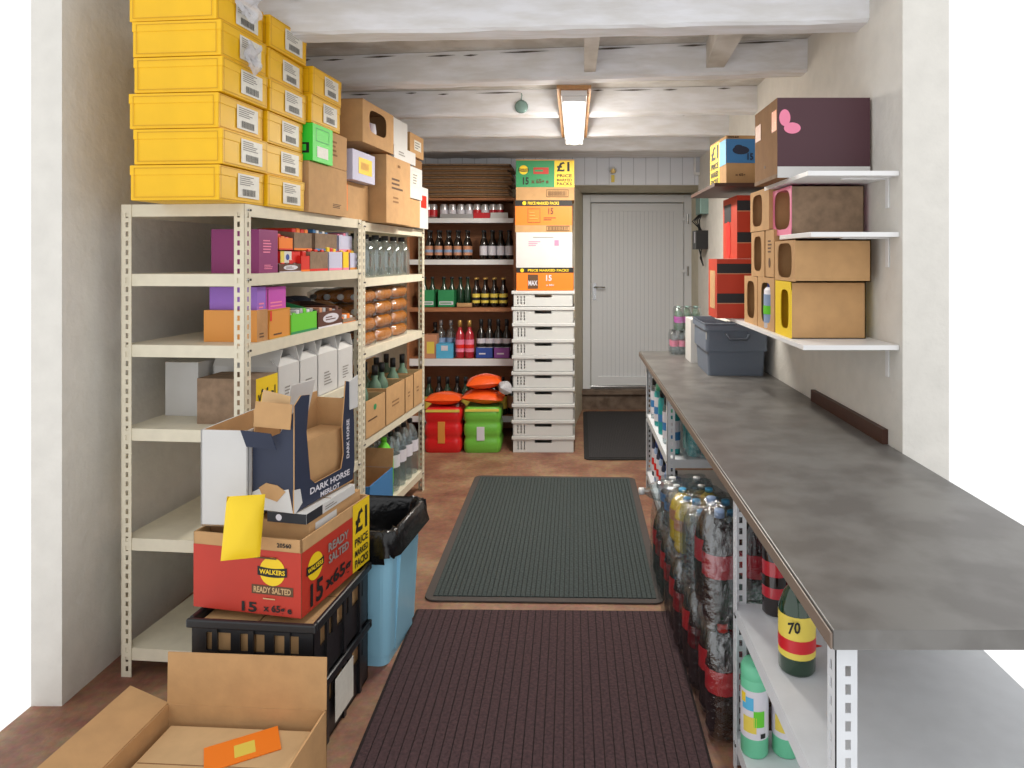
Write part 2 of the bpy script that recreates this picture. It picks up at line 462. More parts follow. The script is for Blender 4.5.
# ceiling planks
mb = MB(); y = YF
while y < YB+.1:
    mb.box(XL-.1, y, 2.452, XR+.15, y+.142, 2.475, 'plank_white'); y += .15
mb.box(XL-.1, YF, 2.476, XR+.15, YB+.2, 2.6, 'crack')
struct('ceiling', mb)
def beam(name, ya, yb, w, zb, zt=2.45, mt='beam_white'):     # ya at left wall, yb at right wall (front face); hand-hewn
    n = 26; mbm = MB(); rows = []
    rnd = random.Random(int(ya*100))
    for i in range(n+1):
        s_ = i/n; x = XL+(XR-XL)*s_; yy = ya+(yb-ya)*s_
        j = lambda a=.004: rnd.uniform(-a, a)*.7
        rows.append([(x, yy+j(), zt), (x, yy+j(.004), zb+.012+j(.004)), (x, yy+.012, zb+j(.005)), (x, yy+w-.012, zb+j(.005)), (x, yy+w+j(), zb+.012), (x, yy+w+j(), zt)])
    vs = [p for r in rows for p in r]; fs = []
    for i in range(n):
        for k in range(5): fs.append((i*6+k, i*6+k+1, (i+1)*6+k+1, (i+1)*6+k))
    mbm.add(vs, fs, mt)
    x = XL+.3
    while x < XR-.2:       # shrinkage cracks along the top of the beam
        L_ = rnd.uniform(.05, .3); yy = ya+(yb-ya)*(x-XL)/(XR-XL); y2 = ya+(yb-ya)*(x+L_-XL)/(XR-XL); zc_ = zt-.012-rnd.uniform(0, .012)
        mbm.add([(x, yy-.007, zc_), (x+L_*.5, (yy+y2)/2-.007, zc_-.004), (x+L_, y2-.007, zc_+.002), (x+L_*.5, (yy+y2)/2-.007, zc_+.005)], [(0, 1, 2, 3)], 'crack')
        x += L_+rnd.uniform(.03, .25)
    return struct(name, mbm)
beam('trim_2', 2.62, 2.45, .12, 2.30)
beam('trim_3', 3.42, 3.10, .10, 2.30)
beam('trim_4', 4.12, 3.95, .10, 2.30)
beam('trim_5', 4.80, 4.68, .10, 2.30)
beam('trim_6', 5.42, 5.36, .40, 2.30)
# noggins between the two nearest beams
mb = MB(); mb.add([(.035, 2.6, 2.36), (.105, 2.6, 2.36), (.095, 3.3, 2.325), (.045, 3.3, 2.325), (.035, 2.6, 2.45), (.105, 2.6, 2.45), (.095, 3.3, 2.45), (.045, 3.3, 2.45)],
        [(0, 1, 2, 3), (0, 4, 5, 1), (1, 5, 6, 2), (3, 2, 6, 7), (0, 3, 7, 4)], 'plank_white'); struct('trim_7', mb)
mb = MB(); mb.add([(.56, 2.5, 2.37), (.68, 2.5, 2.37), (.69, 3.25, 2.325), (.615, 3.25, 2.325), (.56, 2.5, 2.45), (.68, 2.5, 2.45), (.69, 3.25, 2.45), (.615, 3.25, 2.45)],
        [(0, 1, 2, 3), (0, 4, 5, 1), (1, 5, 6, 2), (3, 2, 6, 7), (0, 3, 7, 4)], 'plank_white'); struct('trim_8', mb)
# step and door
mb = MB(); mb.box(.0, 6.5, 0, 1.12, 6.62, .17, 'step_brown'); mb.box(.0, 6.47, .15, 1.12, 6.62, .19, 'step_brown'); struct('trim_9', mb)
dr = empty('door_1', (.6, 6.6, .19)); tag(dr, kind='structure')
mb = MB(); W2 = .525; HD = 1.87
mb.box(-W2, -.06, 0, -W2+.075, 0, HD, 'door_white'); mb.box(W2-.075, -.06, 0, W2, 0, HD, 'door_white')
mb.box(-W2+.075, -.06, HD-.075, W2-.075, 0, HD, 'door_white'); mb.box(-W2+.075, -.06, 0, W2-.075, 0, .03, 'chrome')
mb.build('door_frame', dr, bevel=.004)
mb = MB(); a, b = -W2+.082, W2-.082
mb.box(a, -.05, .035, b, -.01, HD-.085, 'door_white')
for (p, q, r_, s_) in ((a, .035, a+.07, HD-.085), (b-.07, .035, b, HD-.085), (a+.07, .035, b-.07, .12), (a+.07, HD-.16, b-.07, HD-.085)):
    mb.box(p, -.062, q, r_, -.05, s_, 'door_white')
x = a+.11
while x < b-.08: mb.box(x, -.0515, .12, x+.003, -.0495, HD-.16, 'seam'); x += .04
mb.build('door_leaf', dr, bevel=.003)
mb = MB(); mb.box(a+.015, -.075, .86, a+.045, -.062, 1.02, 'chrome'); mb.tube([(a+.03, -.075, .98), (a+.03, -.11, .98), (a+.13, -.112, .978)], .008, 'chrome')
mb.build('door_handle', dr)
for z in (.2, 1.12, 1.62):
    mb = MB(); mb.box(b-.03, -.075, z, b+.03, -.06, z+.03, 'door_white'); mb.lathe([(.009, z-.03), (.009, z+.06)], 'chrome', (b+.04, -.07, 0), 8); mb.build('hinge', dr)
# ------------------------------------------------------------------ light fitting
lf = tag(empty('ceiling_light', (-.005, 4.0, 2.30)), 'fluorescent batten light with glowing diffuser on a raw wooden board under the beams', 'light')
mb = MB(); mb.box(-.085, -.66, -.018, .085, .70, -.001, 'wood_raw'); mb.build('mounting_board', lf)
mb = MB(); mb.box(-.065, -.63, -.045, .065, .66, -.018, 'cap_white'); mb.build('housing', lf, bevel=.003)
def dif(u, v):
    a = PI+PI*u; y = -.6+1.22*v
    k = 1 if 0 < v < 1 else .72
    return (.056*math.cos(a)*k, y, -.045+.052*math.sin(a)*k)
mb = MB(); mb.grid(dif, 12, 10, 'diffuser'); mb.add([dif(i/12, 0) for i in range(13)], [tuple(range(13))], 'diffuser'); mb.add([dif(i/12, 1) for i in range(13)], [tuple(range(13))], 'diffuser')
mb.build('diffuser', lf)
for a, b in ((-.632, -.6), (.622, .655)): MB().box(-.06, a, -.075, .06, b, -.045, 'cap_white').build('end_cap', lf, bevel=.006)
def area(name, loc, rot, sx, sy, power, col):
    l = bpy.data.lights.new(name, 'AREA'); l.shape = 'RECTANGLE'; l.size = sx; l.size_y = sy; l.energy = power; l.color = col
    o = bpy.data.objects.new(name, l); C.objects.link(o); o.location = loc; o.rotation_euler = rot; return o
for k in range(4):
    l = bpy.data.lights.new('tube_lamp', 'POINT'); l.energy = 3.5; l.color = (1, .95, .87); l.shadow_soft_size = .05
    o = bpy.data.objects.new('tube_lamp', l); C.objects.link(o); o.location = (-.005, 3.55+.3*k, 2.14)
area('tube_panel', (-.005, 4.0, 2.19), (0, 0, 0), .1, 1.2, 40, (1, .95, .87))
# hanging disc, bulb holder, junction box
hd = tag(MB().lathe([(.001, 0), (.03, .002), (.04, .008), (.03, .014), (.001, .016)], 'tarnish', axis='y', n=20).tube([(0, .008, .04), (0, .01, .055), (.004, .01, .068), (0, .012, .08)], .003, 'tarnish').build('hanging_disc', loc=(BX(521, 4.0), 4.015, 2.345)), 'small round tarnished green disc hanging on a hook from a ceiling beam', 'hook')
bh = tag(empty('lamp_holder', (BX(613, 5.8), 5.835, 2.2)), 'small bare lamp holder with yellow bulb on the white boarding above the door', 'lamp holder')
MB().lathe([(.03, 0), (.03, .02), (.015, .03), (.001, .03)], 'cap_white', axis='y', n=14).build('base', bh, loc=(0, -.03, 0))
MB().lathe([(.001, -.03), (.016, -.025), (.022, -.012), (.016, 0), (.01, .01)], 'bulb', n=12).build('bulb', bh, loc=(0, -.045, .0))
MB().box(-.014, -.02, -.1, .014, 0, -.04, 'label_yellow').build('switch_tag', bh)
jb = tag(MB().box(-.04, -.06, -.09, .05, 0, .09, 'cap_white').box(-.03, -.064, -.07, .04, -.06, .07, 'seam').build('junction_box', bevel=.006, loc=(BX(701, 5.7), 5.835, BZ(165, 5.83))), 'white plastic junction box at the top right corner of the doorway', 'junction box')
# meter and leads on the wall right of the door
mt = tag(empty('electric_meter', (1.063, 5.5, 1.55)), 'grey and black electric meter with hanging leads on the wall right of the door', 'meter')
MB().box(-.07, -.1, .25, 0, .1, .42, 'tarnish').build('case', mt, bevel=.006)
MB().box(-.1, -.09, -.03, 0, .08, .12, 'black_plastic').box(-.103, -.05, .02, -.1, -.02, .11, 'label_pale').build('meter_unit', mt, bevel=.005)
w = MB()
for k in range(4): w.tube([(-.05, -.06+.04*k, .25), (-.07-.01*k, -.07+.05*k, .2), (-.06, -.03+.02*k, .15), (-.05, -.05+.035*k, .12)], .006, 'black_plastic', 6)
w.build('lead', mt); w = MB(); w.tube([(-.05, -.05, -.03), (-.06, -.06, -.1), (-.03, -.02, -.16), (-.04, .03, -.08), (-.05, .04, -.03)], .006, 'black_plastic', 6)
w.build('lead', mt)
# ------------------------------------------------------------------ mats
def ribbed(name, label, quadpts, rib, groove, along, border, n, bw=.035, rr=.05, ga=.16, gb=.94):
    # quadpts: four floor corners near-left, near-right, far-right, far-left
    A, B_, C_, D = [Vector(p) for p in quadpts]
    mbm = MB(); z0, z1, zr = .002, .008, .012
    def P(u, v, z): q = A.lerp(B_, u).lerp(D.lerp(C_, u), v); return (q.x, q.y, z)
    N = 6; ol = []
    W = (B_-A).length; Ln = (D-A).length
    for (cu, cv, a0) in ((1-rr/W, rr/Ln, -90), (1-rr/W, 1-rr/Ln, 0), (rr/W, 1-rr/Ln, 90), (rr/W, rr/Ln, 180)):
        for i in range(N+1):
            a = math.radians(a0+90*i/N); ol.append((cu+rr/W*math.cos(a), cv+rr/Ln*math.sin(a)))
    K = len(ol)
    mbm.add([P(u, v, z0) for u, v in ol]+[P(u, v, z1) for u, v in ol], [tuple(range(K, 2*K))]+[(i, (i+1) % K, K+(i+1) % K, K+i) for i in range(K)], border)
    u0, u1, v0, v1 = bw/W, 1-bw/W, bw/Ln, 1-bw/Ln
    def slab(a, b, c, d, za, zb, m):
        mbm.add([P(a, b, za), P(c, b, za), P(c, d, za), P(a, d, za), P(a, b, zb), P(c, b, zb), P(c, d, zb), P(a, d, zb)], [(4, 5, 6, 7), (0, 1, 5, 4), (1, 2, 6, 5), (2, 3, 7, 6), (3, 0, 4, 7)], m)
    slab(u0, v0, u1, v1, z1, z1+.001, groove)
    for i in range(n):
        a = u0+(u1-u0)*(i+ga)/n; b = u0+(u1-u0)*(i+gb)/n
        slab(a, v0, b, v1, z1+.001, zr, rib)
    return tag(mbm.build(name), label, 'mat')
def FP(px, py): Y = H*F/(py-CY); return ((px-CX)*Y/F, Y, 0)
ribbed('door_mat', 'dark green-grey ribbed floor mat with rubber edge in the middle of the aisle', [FP(423, 602), FP(666, 605), FP(634.5, 478.5), FP(475.5, 476.5)], 'rib_green', 'groove_green', 'y', 'rubber_brown', 46)
ribbed('door_mat', 'dark maroon ribbed floor mat nearest the viewer', [FP(325, 830), FP(729, 830), FP(670.5, 613), FP(416.5, 611)], 'rib_red', 'groove_red', 'y', 'groove_red', 34, .008, .012, .1, .98)
ribbed('door_mat', 'black floor mat lying in front of the white door', [(.065, 4.87, 0), (.72, 4.87, 0), (.80, 6.4, 0), (.075, 6.4, 0)], 'rib_black', 'groove_black', 'y', 'groove_black', 46)
# ------------------------------------------------------------------ slotted angle racks
def slotted_post(parent, x, y, sx, sy, h, m='rack_cream', flange=.038, pitch=.032, slot=(.010, .018)):
    mb = MB(); T = .002
    hs = []; z = .02
    while z < h-.03: hs.append((flange/2-slot[0]/2+.003, z, flange/2+slot[0]/2+.003, z+slot[1])); z += pitch
    # flange in the y direction (faces the aisle) and in the x direction (faces along the aisle)
    mb.panel((x, y, 0), (0, sy, 0), (0, 0, 1), (sx, 0, 0), flange, h, T, hs, m)
    mb.panel((x, y, 0), (sx, 0, 0), (0, 0, 1), (0, sy, 0), flange, h, T, hs, m)
    mb.build('post', parent)
def rack(name, label, loc, rz, L, D, h, shelves, m='rack_cream', posts=None, side=-1):
    # origin at near front corner, shelves run +y for L, depth toward side*x
    root = tag(empty(name, loc, rz), label, 'shelving unit')
    for yy, sy in ((0, 1), (L, -1)):
        slotted_post(root, 0, yy, side, sy, h, m)
        slotted_post(root, side*D, yy, -side, sy, h, m)
    for z in shelves:
        mb = MB(); e = .042
        xa, xb = side*.003, side*(D-.003)
        mb.box(xa, .003, z-.003, xb, L-.003, z, m)
        mb.box(xa, .003, z-e, xa+side*.002, L-.003, z-.003, m); mb.box(xb, .003, z-e, xb-side*.002, L-.003, z-.003, m)
        mb.box(xa, .003, z-e, xb, .005, z-.003, m); mb.box(xa, L-.005, z-e, xb, L-.003, z-.003, m)
        for yy in (.02, .035, L-.02, L-.035):
            mb.lathe([(.004, 0), (.004, .003), (.0001, .003)], 'chrome' if yy in (.02, L-.02) else 'hole_dark', (0 if side < 0 else -.003, yy, z-.02), 8, axis='x')
        mb.build('shelf', root)
    return root
R1S = [.10, .48, .86, 1.15, 1.395, 1.635]
R2S = [.13, .555, 1.0, 1.35, 1.625]
rack('shelving_unit', 'cream slotted steel shelving unit nearest on the left, loaded with snack cartons', RL(0, -.045), RRZ, .985, .45, 1.635, R1S)
rack('shelving_unit', 'cream slotted steel shelving unit on the left holding clear bottles, beyond the nearest unit', RL(0, .945), RRZ, .965, .45, 1.63, R2S, m='rack_cream')
# ---- yellow boxes on top
ZT1 = 1.6355
def ybox_maker():
    mb = MB(); w, d, h = .30, .262, .113
    mb.box(-w/2, -d/2, 0, w/2, d/2, h-.03, 'yellow_card')
    mb.box(-w/2-.002, -d/2-.002, h-.032, w/2+.002, d/2+.002, h, 'yellow_card')
    return mb
def ybox(i):
    w, d, h = .30, .262, .1155
    root = ybox_maker()
    r = random.Random(i)
    decs = [('right', 'frame', .03, .05, .97, .96, .002, 'yellow_edge'), ('right', 'r', .38, .16, .86, .86, 'label_white'), ('right', 'lines', .42, .52, .82, .82, 5, 'print_grey'), ('right', 'bars', .48, .22, .76, .42, 'print_black'),
            ('front', 'frame', .05, .08, .95, .92, .002, 'yellow_edge')]
    decorate(root, w+.004, d+.004, h-.002, decs)
    return root.build('yellow_box', bevel=.002)
names_row = ['bottom', 'second-lowest', 'third-lowest', 'fourth-lowest', 'second-highest', 'top']
for c, t0 in enumerate((-.19, .083)):
    for r_ in range(6):
        if c == 1 or True:
            jx = random.uniform(-.012, .012)
            o = place('ybox%d' % ((c*6+r_) % 3), lambda k=(c*6+r_) % 3: ybox(k), RL(-.145+jx, t0+.133+random.uniform(-.003, .003)+(.008 if c else 0)*(r_ > 2), ZT1+.1155*r_+.0004), RRZ+random.uniform(-.02, .02),
                  'yellow shoebox-size carton with white barcode label, %s in the %s yellow column' % (names_row[r_], ['nearest', 'middle']), 'box', 'yellow cartons stacked on the nearest shelving unit')
            o['label'] = 'yellow carton with white barcode label, %s in the %s column on the shelving unit' % (names_row[r_], ['nearest', 'second'][c])
K = 'kraft'
ta, tb = .36, .725
def rbox(name, label, cat, t0, t1, z0, h, m='kraft', depth=.3, x=0.0, decals=(), drz=0, faces=None, window=None, group=None, **k):
    return carton(name, label, cat, (depth, t1-t0, h), RL(x-depth/2, (t0+t1)/2, z0), RRZ+drz, m, decals, group, window, faces, **k)
rbox('carton', 'plain brown carton on top of the left rack under the bright green box', 'box', .368, .725, ZT1, .205, x=.02, depth=.4, decals=[('right', 'lines', .6, .15, .9, .25, 3, 'print_brown')])
rbox('green_box', 'bright green small carton with white label on the brown carton', 'box', .372, .55, ZT1+.207, .15, 'green_neon', x=.035, depth=.3,
     decals=[('right', 'r', .2, .12, .75, .42, 'label_white'), ('right', 'frame', .15, .55, .8, .9, .002, 'green_card'), ('front', 'r', .6, .2, .95, .48, 'print_black'), ('front', 'r', .64, .26, .75, .43, 'green_neon'), ('front', 'r', .8, .26, .91, .43, 'green_neon')])
rbox('carton', 'brown carton with scribbled pen mark between green box and white lilac box', 'box', .553, .725, ZT1+.207, .15, x=.02, depth=.38, decals=[('right', 'lines', .1, .3, .5, .8, 4, 'kraft_dark')])
for k in range(2):
    place('ybox%d' % k, None, RL(-.12, .50+.012*k, ZT1+.359+.1155*k), RRZ, 'yellow carton with barcode label, %s of the two on the green and brown boxes' % ['lower', 'upper'][k], 'box', 'yellow cartons stacked on the nearest shelving unit')
rbox('carton', 'small brown carton with orange panel under the lilac-white box', 'box', .76, 1.07, ZT1, .175, x=-.02, depth=.35, decals=[('right', 'r', .0, .2, .2, .95, 'orange'), ('front', 'r', .8, .2, 1, .95, 'orange')])
rbox('carton', 'lilac-white carton with yellow label below the box with the handle hole', 'box', .765, 1.03, ZT1+.177, .14, 'lilac_card', x=.03, depth=.34, decals=[('right', 'r', .25, .25, .85, .8, 'yellow'), ('right', 'bars', .35, .4, .7, .65, 'orange_soft')])
rbox('carton', 'large brown carton with handwriting, its face standing proud on the second rack', 'box', 1.08, 1.44, 1.6295, .345, x=.07, depth=.4, decals=[('right', 'lines', .2, .5, .75, .7, 3, 'print_brown'), ('right', 'lines', .25, .3, .6, .42, 2, 'kraft_dark'), ('right', 'r', .45, .86, .55, .9, 'kraft_dark')])
bx = rbox('carton', 'brown carton with large handle hole showing pink packets, highest of the middle boxes', 'box', .80, 1.20, 1.99, .2, x=.06, depth=.34, window=('right', .2, .3, .75, .85), tape=True, drz=.0)
MB().lathe([(.001, 0), (.03, .01), (.035, .05), (.03, .09), (.001, .1)], 'pink', n=10).build('packet', bx, loc=(.125, -.08, .03))
MB().lathe([(.001, 0), (.03, .01), (.035, .05), (.03, .09), (.001, .1)], 'label_pale', n=10).build('packet', bx, loc=(.12, .01, .03))
rbox('carton', 'flat white carton lying over the large handwritten brown carton', 'box', 1.215, 1.56, 1.978, .07, 'white_card', x=.06, depth=.3, decals=[('right', 'lines', .2, .3, .6, .7, 2, 'print_grey')])
rbox('carton', 'upright white carton on the flat white carton', 'box', 1.22, 1.48, 2.05, .15, 'white_card', x=.04, depth=.26, decals=[('right', 'r', .05, .05, .12, .14, 'print_black')])
rbox('carton', 'brown carton below a white box at the far end of the second rack', 'box', 1.45, 1.70, 1.6295, .16, x=.04, depth=.36)
rbox('carton', 'white carton with printed panel at the far end of the second rack', 'box', 1.452, 1.71, 1.792, .18, 'white_card', x=.05, depth=.34, decals=[('right', 'r', .3, .4, .8, .85, 'label_white'), ('right', 'lines', .35, .45, .75, .8, 4, 'print_grey')])
rbox('carton', 'small tan carton with white label at far end, highest of its pile', 'box', 1.58, 1.83, 2.05, .13, 'kraft', x=.02, depth=.28, decals=[('right', 'r', .3, .3, .8, .75, 'label_white'), ('right', 'lines', .35, .35, .75, .7, 3, 'print_grey')])
rbox('carton', 'white box with red print standing last on the second rack', 'box', 1.715, 1.89, 1.6295, .25, 'white_card', x=.03, depth=.3, decals=[('right', 'r', .2, .5, .8, .8, 'red_bright')])
rbox('carton', 'brown box behind the white printed carton, carrying the small tan carton', 'box', 1.56, 1.86, 1.975, .07, 'kraft_dark', x=.0, depth=.26)
# torn plastic wrap
def wrapf(u, v): return ((u-.5)*.04+.008*math.sin(9*v), (u-.5)*.065+.01*math.sin(7*v+2*u), -.08+.09*v+.012*math.sin(8*u))
mb = MB(); mb.grid(wrapf, 8, 10, 'film_white'); tag(mb.build('plastic_wrap', loc=RL(.035, -.075, 2.33), rz=RRZ), 'torn strip of white plastic wrap hanging over the top yellow cartons', 'plastic wrap')
mb = MB(); mb.grid(wrapf, 8, 10, 'film_white'); tag(mb.build('plastic_wrap', loc=RL(.04, -.06, 2.16), rz=RRZ+.5), 'lower scrap of white plastic wrap sticking out beside the yellow cartons', 'plastic wrap')
# ---- bay 1, top opening shelf z=1.395
def px_item(label, cat, name, px0, px1, pytop, z, m, decals=(), depth=.18, x=-.02, faces=None, group=None, lift=0, **k):
    t0, t1 = LT(px0, x), LT(px1, x); zt = LZ((px0+px1)/2, pytop, x)
    return rbox(name, label, cat, t0, t1-.002, z+.0005+lift, max(.03, zt-z-lift), m, depth, x, decals, faces=faces, group=group, tape=False, **k)
Z1 = 1.395
px_item('plum sweet carton with pale lettering at the near end of the top rack opening', 'box', 'sweet_box', 259, 278, 230, Z1, 'plum', x=-.015, decals=[('right', 'lines', .2, .45, .8, .78, 5, 'pink'), ('right', 'lines', .25, .08, .7, .2, 3, 'pink')])
def display_box(label, px0, px1, pylow, pyhigh, z, m, inner='kraft_dark', x=-.02, depth=.2, lift=0, text=None, tm='label_yellow', contents=None):
    t0, t1 = LT(px0, x), LT(px1, x)-.002; pm = (px0+px1)/2
    zl, zh = LZ(pm, pylow, x)-z-lift, LZ(pm, pyhigh, x)-z-lift
    w, d = depth, t1-t0
    root = empty('display_box', RL(x-w/2, (t0+t1)/2, z+lift+.0005), RRZ)
    mb = MB(); T = .003
    mb.box(-w/2, -d/2, 0, w/2, d/2, T, inner)
    mb.box(w/2-T, -d/2, 0, w/2, d/2, zl, m); mb.box(-w/2, -d/2, 0, -w/2+T, d/2, zh, m)
    for s in (-1, 1):
        y0 = s*d/2; y1 = s*(d/2-T)
        P = [(w/2, zl), (w/2-.03, zl+(zh-zl)*.25), (-w/2+.06, zh), (-w/2, zh), (-w/2, 0), (w/2, 0)]
        n = len(P)
        vs = [(p[0], y0, p[1]) for p in P]+[(p[0], y1, p[1]) for p in P]
        mb.add(vs, [tuple(range(n)), tuple(range(n, 2*n))[::-1]]+[(i, (i+1) % n, n+(i+1) % n, n+i) for i in range(n)], m if s < 0 else inner)
    ds = []
    if text: ds = [('right', 'e', .52, .55, d*.33, zl*.3, tm), ('right', 'lines', .3, .4, .75, .7, 2, m)]
    decorate(mb, w, d, zl, ds+[('right', 'r', 0, .0, 1, .1, tm)] if text else [('right', 'r', 0, .0, 1, .12, tm)])
    mb.build('tray', root)
    if contents:
        n = max(2, int(d/.03))
        for i in range(n):
            y = -d/2+.006+(d-.012)*(i+.5)/n; hh = zl+random.uniform(.0, .02)
            b = MB(); b.box(-w/2+.02, y-(d/n)*.4, T, w/2-.012, y+(d/n)*.4, hh, contents[i % len(contents)])
            b.build('packet', root, bevel=.003)
    return tag(root, label, 'box', 'open sweet and snack display boxes on the left rack')
LOW = [('low dark brown chocolate bar display box beside the plum carton', 279, 301, 264, 263, 'brown_pack', 'label_pale', 'dark_brown', ['brown_pack', 'red_bright'], 1),
       ('bright red display box with orange packets right of the brown bar box', 301, 310, 256, 251, 'red_bright', 'orange', 'red_card', ['orange', 'red_bright'], 0),
       ('grey-brown fronted display box with red edge in the lower row', 310, 328, 252, 251, 'kraft_old', 'red_bright', 'kraft_dark', ['red_bright', 'kraft_old'], 0),
       ('pale lilac fronted display box in the lower row', 329, 342.5, 252, 251, 'lilac_card', 'pink', 'red_bright', ['yellow', 'red_bright'], 0),
       ('narrow yellow display box in the lower row', 343, 349, 252, 251, 'yellow', 'pink', 'red_bright', ['yellow', 'pink'], 0),
       ('lilac display box with orange foot next to the far post', 350, 357, 253, 251, 'lilac_card', 'orange_soft', 'kraft_old', ['orange', 'yellow'], 0)]
for lb, a, b, l_, h_, m_, tm_, in_, ct_, tx in LOW:
    display_box(lb, a, b, l_, h_, Z1, m_, in_, text=('x' if tx else None), tm=tm_, contents=ct_, x=-.015)
rbox('carton', 'red and white packet box lying on the low brown bar box', 'box', LT(280, -.03), LT(300, -.03), Z1+.036, .045, 'red_bright', .18, -.03, [('right', 'r', 0, 0, .55, 1, 'label_white'), ('right', 'e', .35, .5, .014, .012, 'blue_deep'), ('right', 'r', 0, 0, .18, 1, 'label_yellow')], tape=False)
UP = [('red and orange display box in the upper row behind the plum carton', 279, 293, 238, 229, 'orange', 'red_bright', 'red_bright', ['red_bright', 'orange']),
      ('large grey-brown fronted display box in the upper row', 294, 312, 233, 231, 'kraft_old', 'orange', 'kraft_dark', ['red_bright', 'orange']),
      ('dark fronted display box with blue corner in the upper row', 315, 337, 234, 232, 'kraft_old', 'blue_card', 'dark_brown', ['blue_card', 'cap_white']),
      ('pale blue-lilac display box in the upper row next to the far post', 339, 352, 236, 233, 'lilac_card', 'pink', 'kraft_old', ['pink', 'lilac_card'])]
for lb, a, b, l_, h_, m_, tm_, in_, ct_ in UP:
    display_box(lb, a, b, l_, h_, Z1, m_, in_, tm=tm_, contents=ct_, x=-.035, lift=.086, depth=.18)
Z2 = 1.15
px_item('violet carton at the near post in the middle opening, above the brown one', 'box', 'sweet_box', 257, 266, 287, Z2, 'violet', depth=.18, lift=.105, x=-.03, decals=[('right', 'lines', .2, .1, .8, .4, 2, 'pink')])
px_item('bright magenta carton in the middle opening on the amber display box', 'box', 'sweet_box', 266, 286, 287, Z2, 'magenta', depth=.18, lift=.105, x=-.03, decals=[('right', 'lines', .2, .1, .8, .4, 2, 'pink'), ('right', 'r', .05, .05, .1, .95, 'plum')])
px_item('rust-brown carton at the near post on the middle shelf', 'box', 'sweet_box', 257, 268, 310, Z2, 'orange_soft', depth=.2, x=-.015, faces={'right': 'wood_raw'}, decals=[('right', 'lines', .2, .1, .8, .3, 2, 'print_brown')])
px_item('amber orange carton beneath the magenta box on the middle shelf', 'box', 'sweet_box', 269, 290, 309, Z2, 'orange_soft', depth=.2, x=-.015, decals=[('right', 'lines', .2, .08, .8, .2, 1, 'print_brown'), ('right', 'r', .0, .62, .12, .98, 'red_bright'), ('right', 'frame', .0, .0, 1, 1, .003, 'yellow_edge')])
display_box('bright lime green display box with white logo and upright packets on the middle shelf', 291, 317, 313, 304, Z2, 'lime', 'green_card', tm='green_card', x=-.012, contents=['film_white', 'lime', 'label_pale'])
o = px_item('pale oval badge', 'box', 'badge', 302, 305, 330, Z2, 'label_pale', x=-.009, depth=.002); bpy.data.objects.remove(o)
display_box('dark brown display box with cream lettering on the middle shelf', 318, 342, 311, 303, Z2, 'brown_pack', 'dark_brown', text='MILK', tm='label_pale', x=-.012, contents=['brown_pack', 'label_orange', 'film_white'])
display_box('brown-lined orange display box next to the far post on the middle shelf', 343, 356, 318, 302, Z2, 'kraft_old', 'kraft_dark', tm='orange', x=-.012, contents=['orange', 'cap_white'])
for i in range(4):
    place('tray_dark', lambda: MB().lathe([(.001, 0), (.06, 0), (.07, .06), (.072, .1), (.05, .115), (.001, .12)], 'navy', n=12).build('snack_pot'), RL(-.30, .42+.15*i, Z2+.001), 0,
          'dark round tub at the back of the middle opening, %s' % nz(i, 4), 'tub', 'dark tubs behind the middle shelf boxes')
# ---- bay 1 third opening z=.86 : white open cartons
Z3 = .86
for i, (p0, p1, py, pyl) in enumerate(((278, 300, 364, 372), (300, 318, 358, 366), (318, 338, 352, 364), (338, 353, 348, 360))):
    x = -.02; t0, t1 = LT(p0, x), LT(p1, x)-.004; zt = LZ((p0+p1)/2, py, x)
    open_box('white_carton', 'open white wine carton in the row under the snack shelves, %s' % nz(i, 4), 'box', (.26, t1-t0, zt-Z3), RL(x-.13, (t0+t1)/2, Z3+.0005), RRZ, 'white_card', 'white_card',
             decals=[('right', 'lines', .3, .2, .7, .55, 5, 'print_grey')], flaps=[('front', .07, -.5), ('back', .07, -.4), ('right', .04, -.9)], group='white cartons on the third shelf')
rbox('white_carton', 'long white carton lying along the back above the row of white cartons', 'box', .15, .85, Z3+.0005, .2, 'white_card', .13, -.30)
px_item('yellow carton with handwritten offer sticker at the near post, third shelf', 'box', 'offer_carton', 256, 278, 376, Z3, 'kraft_old', x=-.008, depth=.22, faces={'right': 'yellow'}, decals=[('right', 't', .08, .3, .8, .45, 'y2 for1', 'print_black')])
